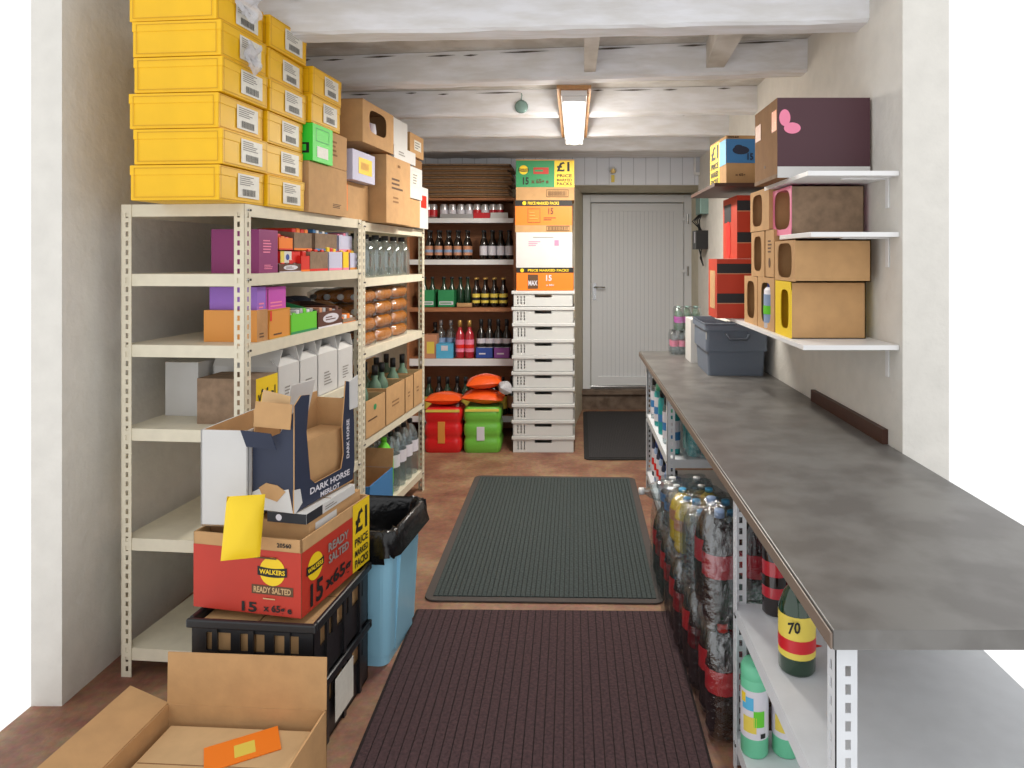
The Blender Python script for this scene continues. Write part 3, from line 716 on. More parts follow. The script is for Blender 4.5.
# ---- bottles
def bottle(kind, body, cap, label, name, stripe=None, n=12):
    P = {'beer': ([(.001, 0), (.028, .001), (.031, .006), (.031, .12), (.027, .145), (.014, .175), (.012, .215), (.0135, .217), (.0135, .225)], (.012, .222, .238, .0155), (.035, .11)),
         'wine': ([(.001, 0), (.034, .001), (.037, .006), (.037, .18), (.030, .205), (.016, .225), (.014, .29), (.0155, .293), (.0155, .298)], (.012, .25, .303, .0165), (.05, .15)),
         'spirit': ([(.001, 0), (.036, .001), (.04, .006), (.04, .165), (.034, .185), (.016, .205), (.014, .245)], (.01, .235, .275, .017), (.035, .13)),
         'pop': ([(.001, .004), (.03, .0), (.048, .006), (.053, .03), (.050, .06), (.053, .09), (.053, .2), (.047, .245), (.03, .285), (.014, .305), (.013, .318)], (.012, .31, .333, .016), (.14, .21)),
         'popsmall': ([(.001, .003), (.022, .0), (.032, .005), (.034, .03), (.031, .06), (.034, .09), (.033, .13), (.025, .165), (.013, .19), (.012, .2)], (.01, .196, .216, .0145), (.07, .125)),
         'demi': ([(.001, .002), (.046, .0), (.05, .01), (.05, .13), (.04, .165), (.018, .19), (.016, .205)], (.01, .198, .222, .02), (.03, .08)),
         'spray': ([(.001, 0), (.03, .001), (.032, .006), (.032, .19), (.026, .205), (.012, .21)], (.01, .205, .245, .024), (.03, .17)),
         }[kind]
    root = MB().lathe(P[0], body, n=n).build(name)
    r = max(p[0] for p in P[0])
    _, z0, z1, cr = P[1]
    MB().lathe([(.001, z0), (cr, z0), (cr, z1-.002), (cr-.002, z1), (.001, z1)], cap, n=n).build('cap', root)
    if label:
        a, b = P[2]; mb = MB().lathe([(r+.0008, a), (r+.0008, b)], label, n=n)
        if stripe: mb.lathe([(r+.0016, a+(b-a)*.3), (r+.0016, a+(b-a)*.6)], stripe, n=n)
        mb.build('label', root)
    return root
G_CLEAR = 'clear capped bottles on the second rack'
# bay 2 top opening z=1.35
for i in range(6):
    t = 1.03+.135*i
    for j in range(2):
        place('demi', lambda: bottle('demi', 'glass_clear', 'cap_dark', None, 'glass_bottle'), RL(-.075-.13*j, t, 1.3505), 0,
          'clear dark-capped bottle, %s in the %s row, top opening of the farther rack' % (nz(i, 6), ['front', 'back'][j]), 'bottle', G_CLEAR)
def shrink_f(mb, w, d, h, m='film', seed=0, puff=.01, n=8):
    rr = random.Random(seed)
    j = [[rr.uniform(-1, 1)*puff for _ in range(4*n+1)] for _ in range(7)]
    per = []
    for k in range(4*n):
        s = k/n; e = int(s) % 4; f = s-int(s)
        pts = [(-w/2, -d/2), (w/2, -d/2), (w/2, d/2), (-w/2, d/2)]
        a = pts[e]; b = pts[(e+1) % 4]; per.append((a[0]+(b[0]-a[0])*f, a[1]+(b[1]-a[1])*f))
    K = 4*n; vs = []
    for r in range(6):
        z = h*r/5; sc = 1-(.10 if r == 5 else 0)
        for k, (x, y) in enumerate(per):
            cr = .94 if k % n == 0 else 1
            q = 1+j[r][k]*3
            vs.append((x*sc*cr*q, y*sc*cr*q, z+(j[r][k] if 0 < r else 0)))
    vs.append((0, 0, h*1.01))
    fs = [(r*K+k, r*K+(k+1) % K, (r+1)*K+(k+1) % K, (r+1)*K+k) for r in range(5) for k in range(K)]+[(5*K+k, 5*K+(k+1) % K, 6*K) for k in range(K)]
    mb.add(vs, fs, m, True)
# shrink-wrapped tray in front
t = tag(empty('clear_tray', RL(-.04, 1.38, 1.3505), RRZ), 'low clear plastic tray standing along the front of the bottle shelf', 'tray')
MB().box(.0, -.36, 0, .003, .36, .055, 'film').box(-.0, -.36, 0, -.05+.05, .36, .001, 'film').build('side', t)
bpy.data.objects.remove(t.children[0]); bpy.data.objects.remove(t)
# bay 2 second opening z=1.0 : orange drinks in shrink wrap, lying in layers
def drink_pack(body, cap, label, n1, n2, kind='popsmall', seed=1, film='film', lying=False, name='drink_pack', sp=None):
    root = empty(name)
    base = bottle(kind, body, cap, label, 'bottle')
    r = {'popsmall': .0345, 'pop': .0535, 'demi': .0505, 'spray': .033}[kind]*1.02; hh = {'popsmall': .216, 'pop': .333, 'demi': .222, 'spray': .245}[kind]
    base.name = 'bottle'; first = True
    refresh(base)
    for i in range(n1):
        for j in range(n2):
            b = base if first else tree_copy(base)
            b.parent = root; first = False
            if lying: b.rotation_euler = (PI/2, 0, 0); b.location = ((i-(n1-1)/2)*2*r, hh/2, r+j*1.8*r)
            else: b.location = ((j-(n2-1)/2)*2*r, (i-(n1-1)/2)*2*r, .002)
    mb = MB()
    if lying: shrink_f(mb, 2*r*n1+.006, hh+.004, r*2*n2, film, seed, .006)
    else: shrink_f(mb, 2*r*n2+.012, 2*r*n1+.012, hh-.004, film, seed, .006)
    mb.build('shrink_wrap', root)
    return root
for lay in range(4):
    for i in range(3):
        place('juice', lambda: drink_pack('pet_orange', 'cap_white', None, 4, 1, 'popsmall', 3, lying=True), RL(-.17, 1.10+.24*i, 1.0005+.0735*lay), RRZ,
          'clear-wrapped pack of orange drinks lying down, %s pack in the %s layer' % (['nearest', 'middle', 'farthest'][i], ['bottom', 'second', 'third', 'top'][lay]), 'drinks', 'orange drink packs in the second rack')
# bay 2 third opening z=.555 : cardboard boxes and green bottles
ZB3 = .5555
for i, (t0, t1, hh) in enumerate(((.99, 1.25, .185), (1.26, 1.55, .20), (1.56, 1.70, .20), (1.71, 1.866, .205))):
    open_box('open_carton', 'open brown carton of green bottles on the low shelf of the second rack, %s' % nz(i, 4), 'box', (.28, t1-t0, hh), RL(-.14+.0, (t0+t1)/2, ZB3), RRZ, 'kraft', 'kraft_pale',
             decals=([('right', 'e', .45, .75, .02, .015, 'green_card'), ('right', 'lines', .1, .42, .7, .5, 1, 'print_brown')] if i == 0 else [('right', 'lines', .3, .4, .7, .6, 2, 'kraft_dark')]), group='open brown cartons on the low shelf',
             flaps=[('left', .08, .3)])
    n = 2 if (t1-t0) > .2 else 1
    for j in range(n):
        for k2 in range(2):
            place('greenb', lambda: bottle('wine', 'glass_pale_green', 'cap_dark', None, 'glass_bottle'), RL(-.10-.1*k2, (t0+t1)/2+(j-(n-1)/2)*.1, ZB3+.006), 0,
              'pale green dark-capped bottle, %s %sin the %s open brown carton' % (['front', 'back'][k2], ['nearer ', 'farther '][j] if n > 1 else '', nz(i, 4)), 'bottle', 'green bottles in the open brown cartons')
# bay 2 bottom z=.13
open_box('blue_carton', 'open bright blue carton on the lowest shelf of the second rack', 'box', (.25, .32, .19), RL(-.11, 1.16, .1305), RRZ, 'blue_card', 'kraft', decals=[('front', 'lines', .2, .3, .8, .6, 2, 'label_pale')], flaps=[('back', .1, .1)])
place('limeb', lambda: bottle('pop', 'lime', 'lime', None, 'drink_bottle'), RL(-.06, 1.385, .1305), 0, 'lime green bottle between the blue carton and the clear bottles', 'bottle')
for i in range(4):
    for j in range(2):
        place('demi2', lambda: bottle('pop', 'pet_clear', 'cap_dark' if True else '', 'label_pale', 'drink_bottle'), RL(-.065-.115*j, 1.50+.108*i, .1305), 0, 'clear plastic bottle, %s in the %s row on the lowest left shelf' % (nz(i, 4), ['front', 'back'][j]), 'bottle', 'clear plastic bottles on the lowest left shelf')
# ------------------------------------------------------------------ black crates with crisp box etc.
def black_crate():
    root = empty('plastic_crate'); W, D, Hc = .37, .395, .2
    mb = MB()
    for (o, u, n, L) in (((-W/2, -D/2, 0), (1, 0, 0), (0, 1, 0), W), ((-W/2, D/2-.006, 0), (1, 0, 0), (0, 1, 0), W), ((W/2, -D/2, 0), (0, 1, 0), (-1, 0, 0), D), ((-W/2+.006, -D/2, 0), (0, 1, 0), (-1, 0, 0), D)):
        holes = []
        n_ = 4 if L > .5 else 3
        for i in range(n_):
            a = .03+(L-.06)*i/n_+.01; b = .03+(L-.06)*(i+1)/n_-.01
            holes += [(a+.004, .105, b-.004, .158)]
        mb.panel(o, u, (0, 0, 1), n, L, Hc-.012, .006, holes, 'black_plastic')
    mb.box(-W/2, -D/2, 0, W/2, D/2, .005, 'black_plastic')
    mb.build('body', root)
    mb = MB()
    for z in (.172,):
        for (a, b, c, d) in ((-W/2-.012, -D/2-.012, W/2+.012, -D/2+.004), (-W/2-.012, D/2-.004, W/2+.012, D/2+.012), (-W/2-.012, -D/2+.004, -W/2+.004, D/2-.004), (W/2-.004, -D/2+.004, W/2+.012, D/2-.004)):
            mb.box(a, b, z, c, d, Hc-.002, 'black_plastic')
    mb.build('rim', root, bevel=.005)
    mb = MB()
    for x in (-.11, 0, .11): MB().box(x-.008, -D/2-.008, .0, x+.008, -D/2, .175, 'black_plastic').build('rib', root)
    for y in (-.12, .0, .12): MB().box(W/2, y-.008, 0, W/2+.008, y+.008, .175, 'black_plastic').build('rib', root)
    return root
ca = (-.735-.30, 1.97+.2)
crz = -math.radians(5.3)
def CR(x, y, z): return (-.722+CH*(x-.197)+SH*y, 2.15+CH*y-SH*(x-.197), z)
for i in range(2):
    place('bcrate', black_crate, CR(0, 0, .001+.2*i), crz, ['lower black plastic crate of cartons with a white label, on the floor', 'upper black plastic crate under the red crisp box'][i], 'crate', 'black crates stacked on the left')
    # contents
    for k2 in range(2):
        carton('carton', 'brown carton packed %s inside the %s black crate' % (['towards the wall', 'towards the aisle'][k2], ['lower', 'upper'][i]), 'box', (.17, .36, .17), CR(-.088+.176*k2, 0, .007+.2*i), crz, 'kraft', tape=True)
tag(MB().box(0, -.05, 0, .0015, .08, .13, 'label_white').build('paper_label', loc=CR(.196, -.03, .035), rz=crz), 'crumpled white paper label tied to the lower black crate', 'label')
# red crisp box (open)
def walkers(face, cu, cv, r, txt='WALKERS'):
    return [(face, 'e', cu, cv, r, r, 'yellow'), ('%s' % face, 'logo', cu, cv, r, txt)]
def logo(mb, w, d, h, face, cu, cv, r, lay=.004):
    o, u, v, n, W, Hh = frame(face, w, d, h); o = Vector(o); u = Vector(u); v = Vector(v); n = Vector(n)
    c = o+u*W*cu+v*Hh*cv+n*.0022
    N = 24; mb.add([c+u*r*math.cos(2*PI*i/N)+v*r*math.sin(2*PI*i/N) for i in range(N)], [tuple(range(N))], 'yellow')
    c2 = c+n*.0006; K = 10
    vs = []
    for i in range(K+1):
        s = -1.15+2.3*i/K; b = -.12*math.cos(s*1.3); vs += [c2+u*r*s+v*r*(b-.28), c2+u*r*s+v*r*(b+.34)]
    mb.add(vs, [(2*i, 2*i+2, 2*i+3, 2*i+1) for i in range(K)], 'print_black')
    mb.text('WALKERS', c2+n*.0005+u*(-r*1.0)+v*(-r*.2), u, v, 2*r, r*.34, 'yellow')
rw, rd, rh = .36, .395, .225
red = open_box('crisp_box', 'open red cardboard crisp box with yellow price corner on the black crates', 'box', (rw, rd, rh), (-.755-.18*math.cos(.2), 2.168+.18*math.sin(.2), .403), -.2, 'kraft', 'kraft_pale')
b = MB(); rr = random.Random(3)
decorate(b, rw, rd, rh, [('front', 'r', 0, 0, 1, .84, 'red_card'), ('right', 'r', 0, 0, .72, .84, 'red_card'), ('right', 'r', .72, 0, 1, 1, 'yellow'),
    ('front', 't', .78, .89, .13, .06, '20560', 'print_black'),
    ('right', 't', .76, .55, .2, .34, '£1', 'print_black'), ('right', 't', .75, .36, .22, .12, 'PRICE', 'print_black'), ('right', 't', .75, .21, .22, .1, 'MARKED', 'print_black'), ('right', 't', .75, .05, .22, .12, 'PACKS', 'print_black'),
    ('right', 't', .1, .05, .17, .3, '15', 'print_black'), ('right', 't', .3, .06, .38, .24, 'x65g', 'print_black'),
    ('right', 't', .34, .60, .3, .12, 'READY', 'print_grey'), ('right', 't', .34, .44, .3, .12, 'SALTED', 'print_grey'),
    ('front', 'r', .55, .265, .93, .385, 'print_brown'), ('front', 't', .57, .285, .34, .08, 'READY SALTED', 'kraft_pale'), ('front', 't', .46, .02, .14, .13, '15', 'print_black'), ('front', 't', .66, .02, .26, .12, 'x 65g e', 'print_black'), ('front', 'lines', .45, .72, .9, .77, 1, 'print_brown'), ('front', 'lines', .66, .2, .84, .235, 1, 'kraft_pale')])
logo(b, rw, rd, rh, 'front', .74, .57, .042); logo(b, rw, rd, rh, 'right', .17, .55, .04)
b.build('printing', red)
# things in and above the red box
def RB(x, y, z): c, s = math.cos(-.2), math.sin(-.2); return (red.location.x+c*x-s*y, red.location.y+s*x+c*y, red.location.z+z)
carton('carton', 'brown carton standing inside the red crisp box', 'box', (.18, .30, .245), RB(.072, .02, .007), -.2, 'kraft', [('right', 'r', .1, .7, .5, .95, 'white_card')])
carton('wine_carton', 'black and white printed carton lying under the torn wine box', 'box', (.13, .28, .03), RB(.10, -.01, .2535), -.2, 'white_card', [('front', 'r', .0, 0, 1, 1, 'black_card'), ('right', 'r', 0, 0, .3, 1, 'black_card'), ('front', 'e', .3, .5, .01, .01, 'label_pale'), ('right', 'lines', .35, .2, .6, .7, 2, 'print_grey')])
# torn navy wine box
dh = tag(empty('wine_box', (-.792, 2.172, .69), -math.radians(15.9)), 'torn navy wine box lettered DARK HORSE MERLOT, on the red crisp box', 'box')
w, d, h = .15, .31, .345
mb = MB(); x = w/2
def plate(pts, xx, m, T=.004, m2='kraft'):      # polygon in (y,z) plane at x
    n = len(pts); vs = [(xx, p[0], p[1]) for p in pts]+[(xx-T, p[0], p[1]) for p in pts]
    mb.add(vs, [tuple(range(n))], m); mb.add(vs, [tuple(range(n, 2*n))[::-1]]+[(i, (i+1) % n, n+(i+1) % n, n+i) for i in range(n)], m2)
x = 0
plate([(-.155, .02), (-.155, .32), (-.125, .345), (-.085, .34), (-.10, .23), (-.082, .08), (-.06, .06)], x, 'navy')
plate([(-.155, .0), (.14, .01), (.15, .06), (.075, .065), (-.06, .06), (-.155, .02)], x, 'navy')
plate([(.075, .065), (.15, .06), (.148, .2), (.135, .34), (.10, .35), (.082, .2), (.088, .11)], x, 'navy')
plate([(.12, .25), (.165, .25), (.165, .36), (.12, .345)], x+.003, 'white_card', m2='white_card')
plate([(-.15, -.002), (-.158, .0), (-.158, .07), (-.13, .065), (-.12, .02)], x+.001, 'white_card')
mb.text('DARK HORSE', (x+.0015, -.085, .032), (0, 1, 0), (0, 0, 1), .205, .020, 'label_pale'); mb.text('MERLOT', (x+.0015, -.035, .008), (0, 1, 0), (0, 0, 1), .10, .016, 'label_pale')
mb.text('DARK HORSE', (x+.0015, .118, .09), (0, 0, 1), (0, -1, 0), .13, .016, 'label_pale')
mb.build('front_panel', dh)
mb = MB()
def plate_y(pts, yy, m, m2='kraft', T=.004):
    n = len(pts); vs = [(p[0], yy, p[1]) for p in pts]+[(p[0], yy+T, p[1]) for p in pts]
    mb.add(vs, [tuple(range(n))[::-1]], m); mb.add(vs, [tuple(range(n, 2*n))]+[(i, (i+1) % n, n+(i+1) % n, n+i) for i in range(n)], m2)
plate_y([(-.004, .0), (-.004, .30), (-.03, .27), (-.05, .235), (-.09, .22), (-.13, .23), (-.15, .20), (-.15, .03)], -.155, 'navy')
plate_y([(-.004, .0), (-.02, .07), (-.06, .06), (-.10, .075), (-.15, .05), (-.15, 0)], -.1565, 'white_card')
plate_y([(-.03, .062), (-.06, .03), (-.11, .04), (-.125, .066), (-.10, .082), (-.06, .078)], -.158, 'kraft')
mb.build('end_panel', dh)
mb = MB(); mb.obox((-.01, -.16, .25), (-.92, -.3, .1), (.1, 0, 1), (0, -1, 0), .11, .075, .003, 'kraft'); mb.obox((-.05, -.17, .19), (-.7, -.55, .2), (-.2, -.2, .9), (0, -1, 0), .09, .055, .003, 'navy'); mb.obox((-.02, -.155, .30), (-.9, .1, .1), (0, .2, .9), (0, -1, 0), .12, .05, .003, 'kraft_pale')
mb.build('torn_flap', dh)
mb = MB(); mb.box(-.15, -.15, 0, -.006, .148, .004, 'kraft'); mb.box(-.15, -.15, .004, -.146, .148, .30, 'kraft'); mb.box(-.15, .146, .004, -.006, .15, .28, 'kraft')
mb.build('inner_walls', dh)
mb = MB(); mb.box(-.12, -.10, .004, -.025, .13, .19, 'kraft'); mb.build('divider', dh)
mb = MB(); mb.obox((-.145, -.04, .2), (0, 1, 0), (.25, 0, .97), (1, 0, -.1), .12, .16, .003, 'white_card'); mb.build('loose_flap', dh, bevel=.001)
# big white carton behind, resting against the rack
open_box('large_white_carton', 'large white carton with yellow corner strip behind the torn wine box', 'box', (.15, .48, .29), RL(.09, -.06, .64), RRZ, 'white_card', 'kraft',
         decals=[('right', 'r', .30, .9, .6, 1, 'yellow'), ('right', 'r', .44, .915, .5, .985, 'red_bright'), ('right', 'lines', .1, .2, .3, .26, 1, 'print_grey')])
carton('carton', 'plain carton inside the left of the red crisp box holding up the white carton', 'box', (.14, .3, .228), RB(-.10, .01, .007), -.2, 'kraft_dark')
# yellow packet
def pillow(w, d, h, m, seed=0, nu=14, nv=10):
    rr = random.Random(seed); ph = rr.uniform(0, 6)
    def top(s):
        def fn(u, v):
            k = (math.sin(PI*u)**.5)*(math.sin(PI*v)**.5) if 0 < u < 1 and 0 < v < 1 else 0
            return ((u-.5)*w, (v-.5)*d, h/2+s*h/2*k*(1+.06*math.sin(11*u+ph)*math.cos(9*v)))
        return fn
    mb = MB(); mb.grid(top(1), nu, nv, m); mb.grid(top(-1), nu, nv, m)
    return mb
pk = pillow(.10, .17, .05, 'yellow', 2).build('crisp_packet'); pk.location = (-.955, 1.955, .68); pk.rotation_euler = (1.35, .1, .5)
tag(pk, 'yellow crisp packet tucked upright between the red box and white carton', 'packet')
# open brown box in the foreground
ob = open_box('open_carton', 'open brown carton in the left foreground with its flaps raised', 'box', (.46, .34, .19), (-.932, 1.74, .0005), -.06, 'kraft', 'kraft', flaps=[('back', .145, .02), ('front', .1, 1.9), ('left', .12, 1.2)],
    decals=[('right', 'e', .4, .6, .03, .014, 'print_black')])
tag(MB().box(-.09, -.05, 0, .09, .05, .002, 'orange').box(-.02, -.03, .002, .03, .02, .0025, 'label_yellow').build('orange_leaflet', loc=(-.88, 1.80, .15), rz=.5), 'orange printed leaflet lying inside the foreground open carton', 'leaflet')
carton('carton', 'flat brown carton lying inside the foreground open carton beneath the orange leaflet', 'box', (.40, .28, .142), (-.932, 1.74, .007), -.06, 'kraft_pale')
# ------------------------------------------------------------------ blue bin
bn = tag(empty('waste_bin', (-.828, 2.575, .001), -.09), 'light blue plastic waste bin with black liner beside the black crates', 'bin')
mb = MB()
def ring(w, d, z, r, n=5):
    pts = []
    for (cx, cy, a0) in ((w/2-r, -d/2+r, -90), (w/2-r, d/2-r, 0), (-w/2+r, d/2-r, 90), (-w/2+r, -d/2+r, 180)):
        for i in range(n+1):
            a = math.radians(a0+90*i/n); pts.append((cx+r*math.cos(a), cy+r*math.sin(a), z))
    return pts
def loft(mb, rings, m, cap=True, smooth=False):
    K = len(rings[0]); vs = [p for r in rings for p in r]
    fs = [(j*K+i, j*K+(i+1) % K, (j+1)*K+(i+1) % K, (j+1)*K+i) for j in range(len(rings)-1) for i in range(K)]
    if cap: fs.append(tuple(range(K))[::-1])
    mb.add(vs, fs, m, smooth)
loft(mb, [ring(.35, .30, 0, .03), ring(.35, .30, .035, .03), ring(.362, .31, .037, .03), ring(.40, .345, .45, .04), ring(.42, .36, .452, .045), ring(.42, .36, .475, .045), ring(.39, .33, .475, .04), ring(.35, .29, .05, .03)], 'bin_blue')
# raised arches on the aisle side
mb.add([(.182, -.085, .03), (.182, .085, .03), (.208, .10, .36), (.21, .07, .41), (.211, 0, .43), (.21, -.07, .41), (.208, -.10, .36),
        (.171, -.085, .03), (.171, .085, .03), (.196, .10, .36), (.199, .07, .41), (.2, 0, .43), (.199, -.07, .41), (.196, -.10, .36)], [(0, 1, 2, 3, 4, 5, 6)]+[(i, (i+1) % 7, 7+(i+1) % 7, 7+i) for i in range(7)], 'bin_blue')
mb.build('bin_body', bn)
mb = MB(); rr = random.Random(5)
def jr(w, d, z, r, a):
    return [(x+rr.uniform(-a, a), y+rr.uniform(-a, a), zz+rr.uniform(-a, a)) for x, y, zz in ring(w, d, z, r, 8)]
loft(mb, [jr(.33, .28, .30, .04, .012), jr(.35, .30, .40, .04, .012), jr(.38, .32, .475, .04, .006), jr(.40, .34, .492, .05, .006), jr(.435, .375, .487, .05, .006), jr(.443, .38, .45, .05, .008), jr(.44, .378, .395, .05, .018)], 'bag_black', cap=True, smooth=True)
mb.build('bin_liner', bn)
# ------------------------------------------------------------------ back shelf unit
YS = 5.46
bs = tag(empty('shelf_unit', (0, YS, 0)), 'brown wooden shelf unit with white shelf edges against the back wall', 'shelving unit')
xa, xb = -1.35, -.474
mb = MB(); mb.box(xa, .34, 0, xb, .355, 1.95, 'wood_brown'); mb.build('back_panel', bs)
for x in (xa, xb-.02):
    MB().box(x, 0, 0, x+.02, .34, 1.93, 'wood_brown').build('side_panel', bs)
BSH = []
for py0, py1, mm in ((218.2, 222.8, 'cap_white'), (259.6, 264.6, 'cap_white'), (307.6, 311.6, 'wood_brown'), (358.7, 365.8, 'cap_white'), (416, 422, 'cap_white')):
    z1, z0 = BZ(py0, YS), BZ(py1, YS); BSH.append(z1)
    MB().box(xa+.021, .004, z0+.004, xb-.021, .339, z1, 'wood_brown').box(xa+.021, -.002, z0, xb-.021, .004, z1, mm).build('shelf', bs)
zt = BZ(198, YS)
MB().box(xa-.01, -.01, zt-.018, xb+.01, .355, zt, 'wood_brown').build('top_board', bs)
print('shelves', BSH, zt)
# flattened cardboard sheets
for i in range(16):
    jx, jw = random.uniform(-.02, .02), random.uniform(-.03, .03); hh = .0172
    n = 12; W = .80+jw
    mb = MB()
    bend = lambda u: .006*math.sin(PI*u)*(1 if i < 8 else .3)
    mb.grid(lambda u, v: ((u-.5)*W, -.17+.33*v, bend(u)), n, 1, 'kraft_old', False); mb.grid(lambda u, v: ((u-.5)*W, -.17+.33*v, bend(u)+hh*.7), n, 1, 'kraft_dark', False)
    mb.grid(lambda u, v: ((u-.5)*W, -.17, bend(u)+hh*.78*v), n, 1, 'kraft_old' if i % 2 else 'kraft_dark', False)
    mb.quad([(W/2, -.17, 0), (W/2, .16, 0), (W/2, .16, hh*.78), (W/2, -.17, hh*.78)], 'kraft_old')
    tag(mb.build('cardboard_sheet', loc=(-.92+jx, YS+.16+random.uniform(-.02, .01), zt+.0005+hh*i), rz=random.uniform(-.02, .02)), 'flattened cardboard sheet in the stack on the back shelf unit, number %s from the bottom' % (ORD[i] if i < 12 else ['thirteenth', 'fourteenth', 'fifteenth', 'sixteenth'][i-12]), 'cardboard', 'flattened cardboard sheets on the back shelf')
    C.objects[-1]['label'] = 'flattened brown cardboard sheet, %s from the bottom of the stack on the back shelves' % (ORD+['thirteenth', 'fourteenth', 'fifteenth', 'sixteenth'])[i]
# row 1: cans
def can(m2, m1='can_silver'):
    root = MB().lathe([(.001, .002), (.024, .0), (.032, .008), (.032, .098), (.026, .112), (.026, .115), (.024, .113), (.001, .111)], m1, n=14).build('drink_can')
    MB().lathe([(.0326, .02), (.0326, .07)], m2, n=14).lathe([(.0327, .012), (.0327, .017)], 'label_red', n=14).build('label', root)
    return root
z = BSH[0]+.0005
cs = [(428, 'r'), (433.5, 'r'), (444, 'w'), (452.5, 'w'), (461, 'w'), (469, 'w'), (477, 'r'), (485, 'w'), (493, 'b'), (500, 'b')]
for i, (px, k2) in enumerate(cs):
    Y = YS+.05
    place('can'+k2, lambda: can({'r': 'label_red', 'w': 'label_pale', 'b': 'rose'}[k2]), (BX(px, Y), Y, z), 0, '%s drink can, %s on the top back shelf' % ({'r': 'red', 'w': 'white and red', 'b': 'dark red'}[k2], nth(i, len(cs))), 'can', 'drink cans on the top back shelf')
for i, (p0, p1, mm) in enumerate(((440, 473, 'can_silver'), (473.5, 490, 'label_red'), (490.5, 508, 'white_card'))):
    Y = YS+.012
    tag(MB().box(BX(p0, Y), Y, z, BX(p1, Y), Y+.002, z+(.035 if i == 0 else .045), mm).build('can_tray'), ['silver', 'red', 'white'][i]+' low card tray front holding cans on the top back shelf', 'tray')
# row 2 : beers
z = BSH[1]+.0005
for rowi, (pxs, key, lab, st, desc) in enumerate((((429, 438.5, 448, 457.5, 467), 'beerA', 'label_orange', 'label_blue', 'blue and orange'), ((483.5, 492, 500.5, 509), 'beerB', 'label_pale', None, 'white'))):
    for j in range(2):
        for i, px in enumerate(pxs):
            Y = YS+.045+.075*j
            place(key, lambda: bottle('beer', 'glass_dark', 'cap_dark', lab, 'beer_bottle', st), (BX(px, YS+.045), Y, z), 0, 'beer bottle with %s label, %s, %s row, second back shelf' % (desc, nth(i, len(pxs)), ['front', 'rear'][j]), 'bottle', 'beer bottles on the second back shelf')
# row 3
z = BSH[2]+.0005
for i, (p0, p1) in enumerate(((418, 435), (437.5, 455))):
    Y = YS+.02; x0, x1 = BX(p0, Y), BX(p1, Y)
    ob2 = open_box('bottle_carrier', 'green bottle carrier with white band, %s on the third back shelf' % ['left one', 'right one'][i], 'carrier', (x1-x0, .14, .14), ((x0+x1)/2, Y+.07, z), 0, 'green_card', 'green_card', decals=[('front', 'r', .1, .15, .9, .35, 'label_pale'), ('front', 'lines', .15, .18, .85, .32, 1, 'green_card')])
    for k2 in range(2):
        place('beerG', lambda: bottle('beer', 'glass_green', 'cap_dark', None, 'beer_bottle'), ((x0+x1)/2+(k2-.5)*.066, Y+.07, z+.006), 0, 'dark green bottle, %s in the %s green carrier' % (['left', 'right'][k2], ['left', 'right'][i]), 'bottle', 'bottles in the green carriers')
open_box('bottle_tray', 'low brown card tray with beer bottles on the third back shelf', 'tray', (.13, .14, .035), (BX(465, YS+.05), YS+.09, z), 0, 'kraft', 'kraft')
for i, px in enumerate((460, 466, )):
    place('beerG', None, (BX(px, YS+.06)+.01*i, YS+.085, z+.006), 0, 'dark green bottle, %s in the low brown tray' % ['left', 'right'][i], 'bottle', 'bottles in the low brown tray')
pxs = (476, 485, 494, 503)
for j in range(2):
    for i, px in enumerate(pxs):
        place('beerC', lambda: bottle('beer', 'glass_dark', 'cap_gold', 'label_yellow', 'beer_bottle', 'print_black'), (BX(px, YS+.045), YS+.045+.08*j, z), 0, 'yellow-labelled gold-capped beer bottle, %s, %s row, third back shelf' % (nth(i, 4), ['front', 'rear'][j]), 'bottle', 'yellow-labelled beers on the third back shelf')
# row 4
z = BSH[3]+.0005
carton('card_box', 'small orange-tan bottle box at the left of the fourth back shelf', 'box', (.10, .1, .19), (BX(430, YS), YS+.07, z), 0, 'label_orange', [('front', 'r', .2, .2, .8, .7, 'label_yellow')], tape=False)
place('spiritA', lambda: bottle('spirit', 'glass_dark', 'cap_dark', 'label_yellow', 'spirit_bottle'), (BX(430, YS), YS+.2, z), 0, 'dark spirit bottle behind the orange-tan box on the fourth back shelf', 'bottle')
bb = carton('blue_box', 'pale blue stepped card box with bottles on the fourth back shelf', 'box', (.135, .12, .115), (BX(444.5, YS+.01), YS+.07, z), 0, 'sky_blue', [('front', 'r', .3, .55, .7, .9, 'label_pale')], tape=False)
for i, px in enumerate((441, 451)):
    place('clearsp', lambda: bottle('spirit', 'glass_clear', 'can_silver', 'label_blue', 'spirit_bottle'), (BX(px, YS+.17), YS+.17, z+.02), 0, 'clear spirit bottle behind the pale blue box, %s one' % ['left', 'right'][i], 'bottle', 'clear bottles behind the pale blue box')
    tag(C.objects[-1]) if False else None
for i, px in enumerate((460, 469.5)):
    place('rosew', lambda: bottle('wine', 'rose', 'cap_gold', 'pink', 'wine_bottle', 'red_bright'), (BX(px, YS+.05), YS+.05, z), 0, 'pink-red bottle with heart-pink label and gold top, %s one on the fourth back shelf' % ['left', 'right'][i], 'bottle', 'pink-red bottles on the fourth back shelf')
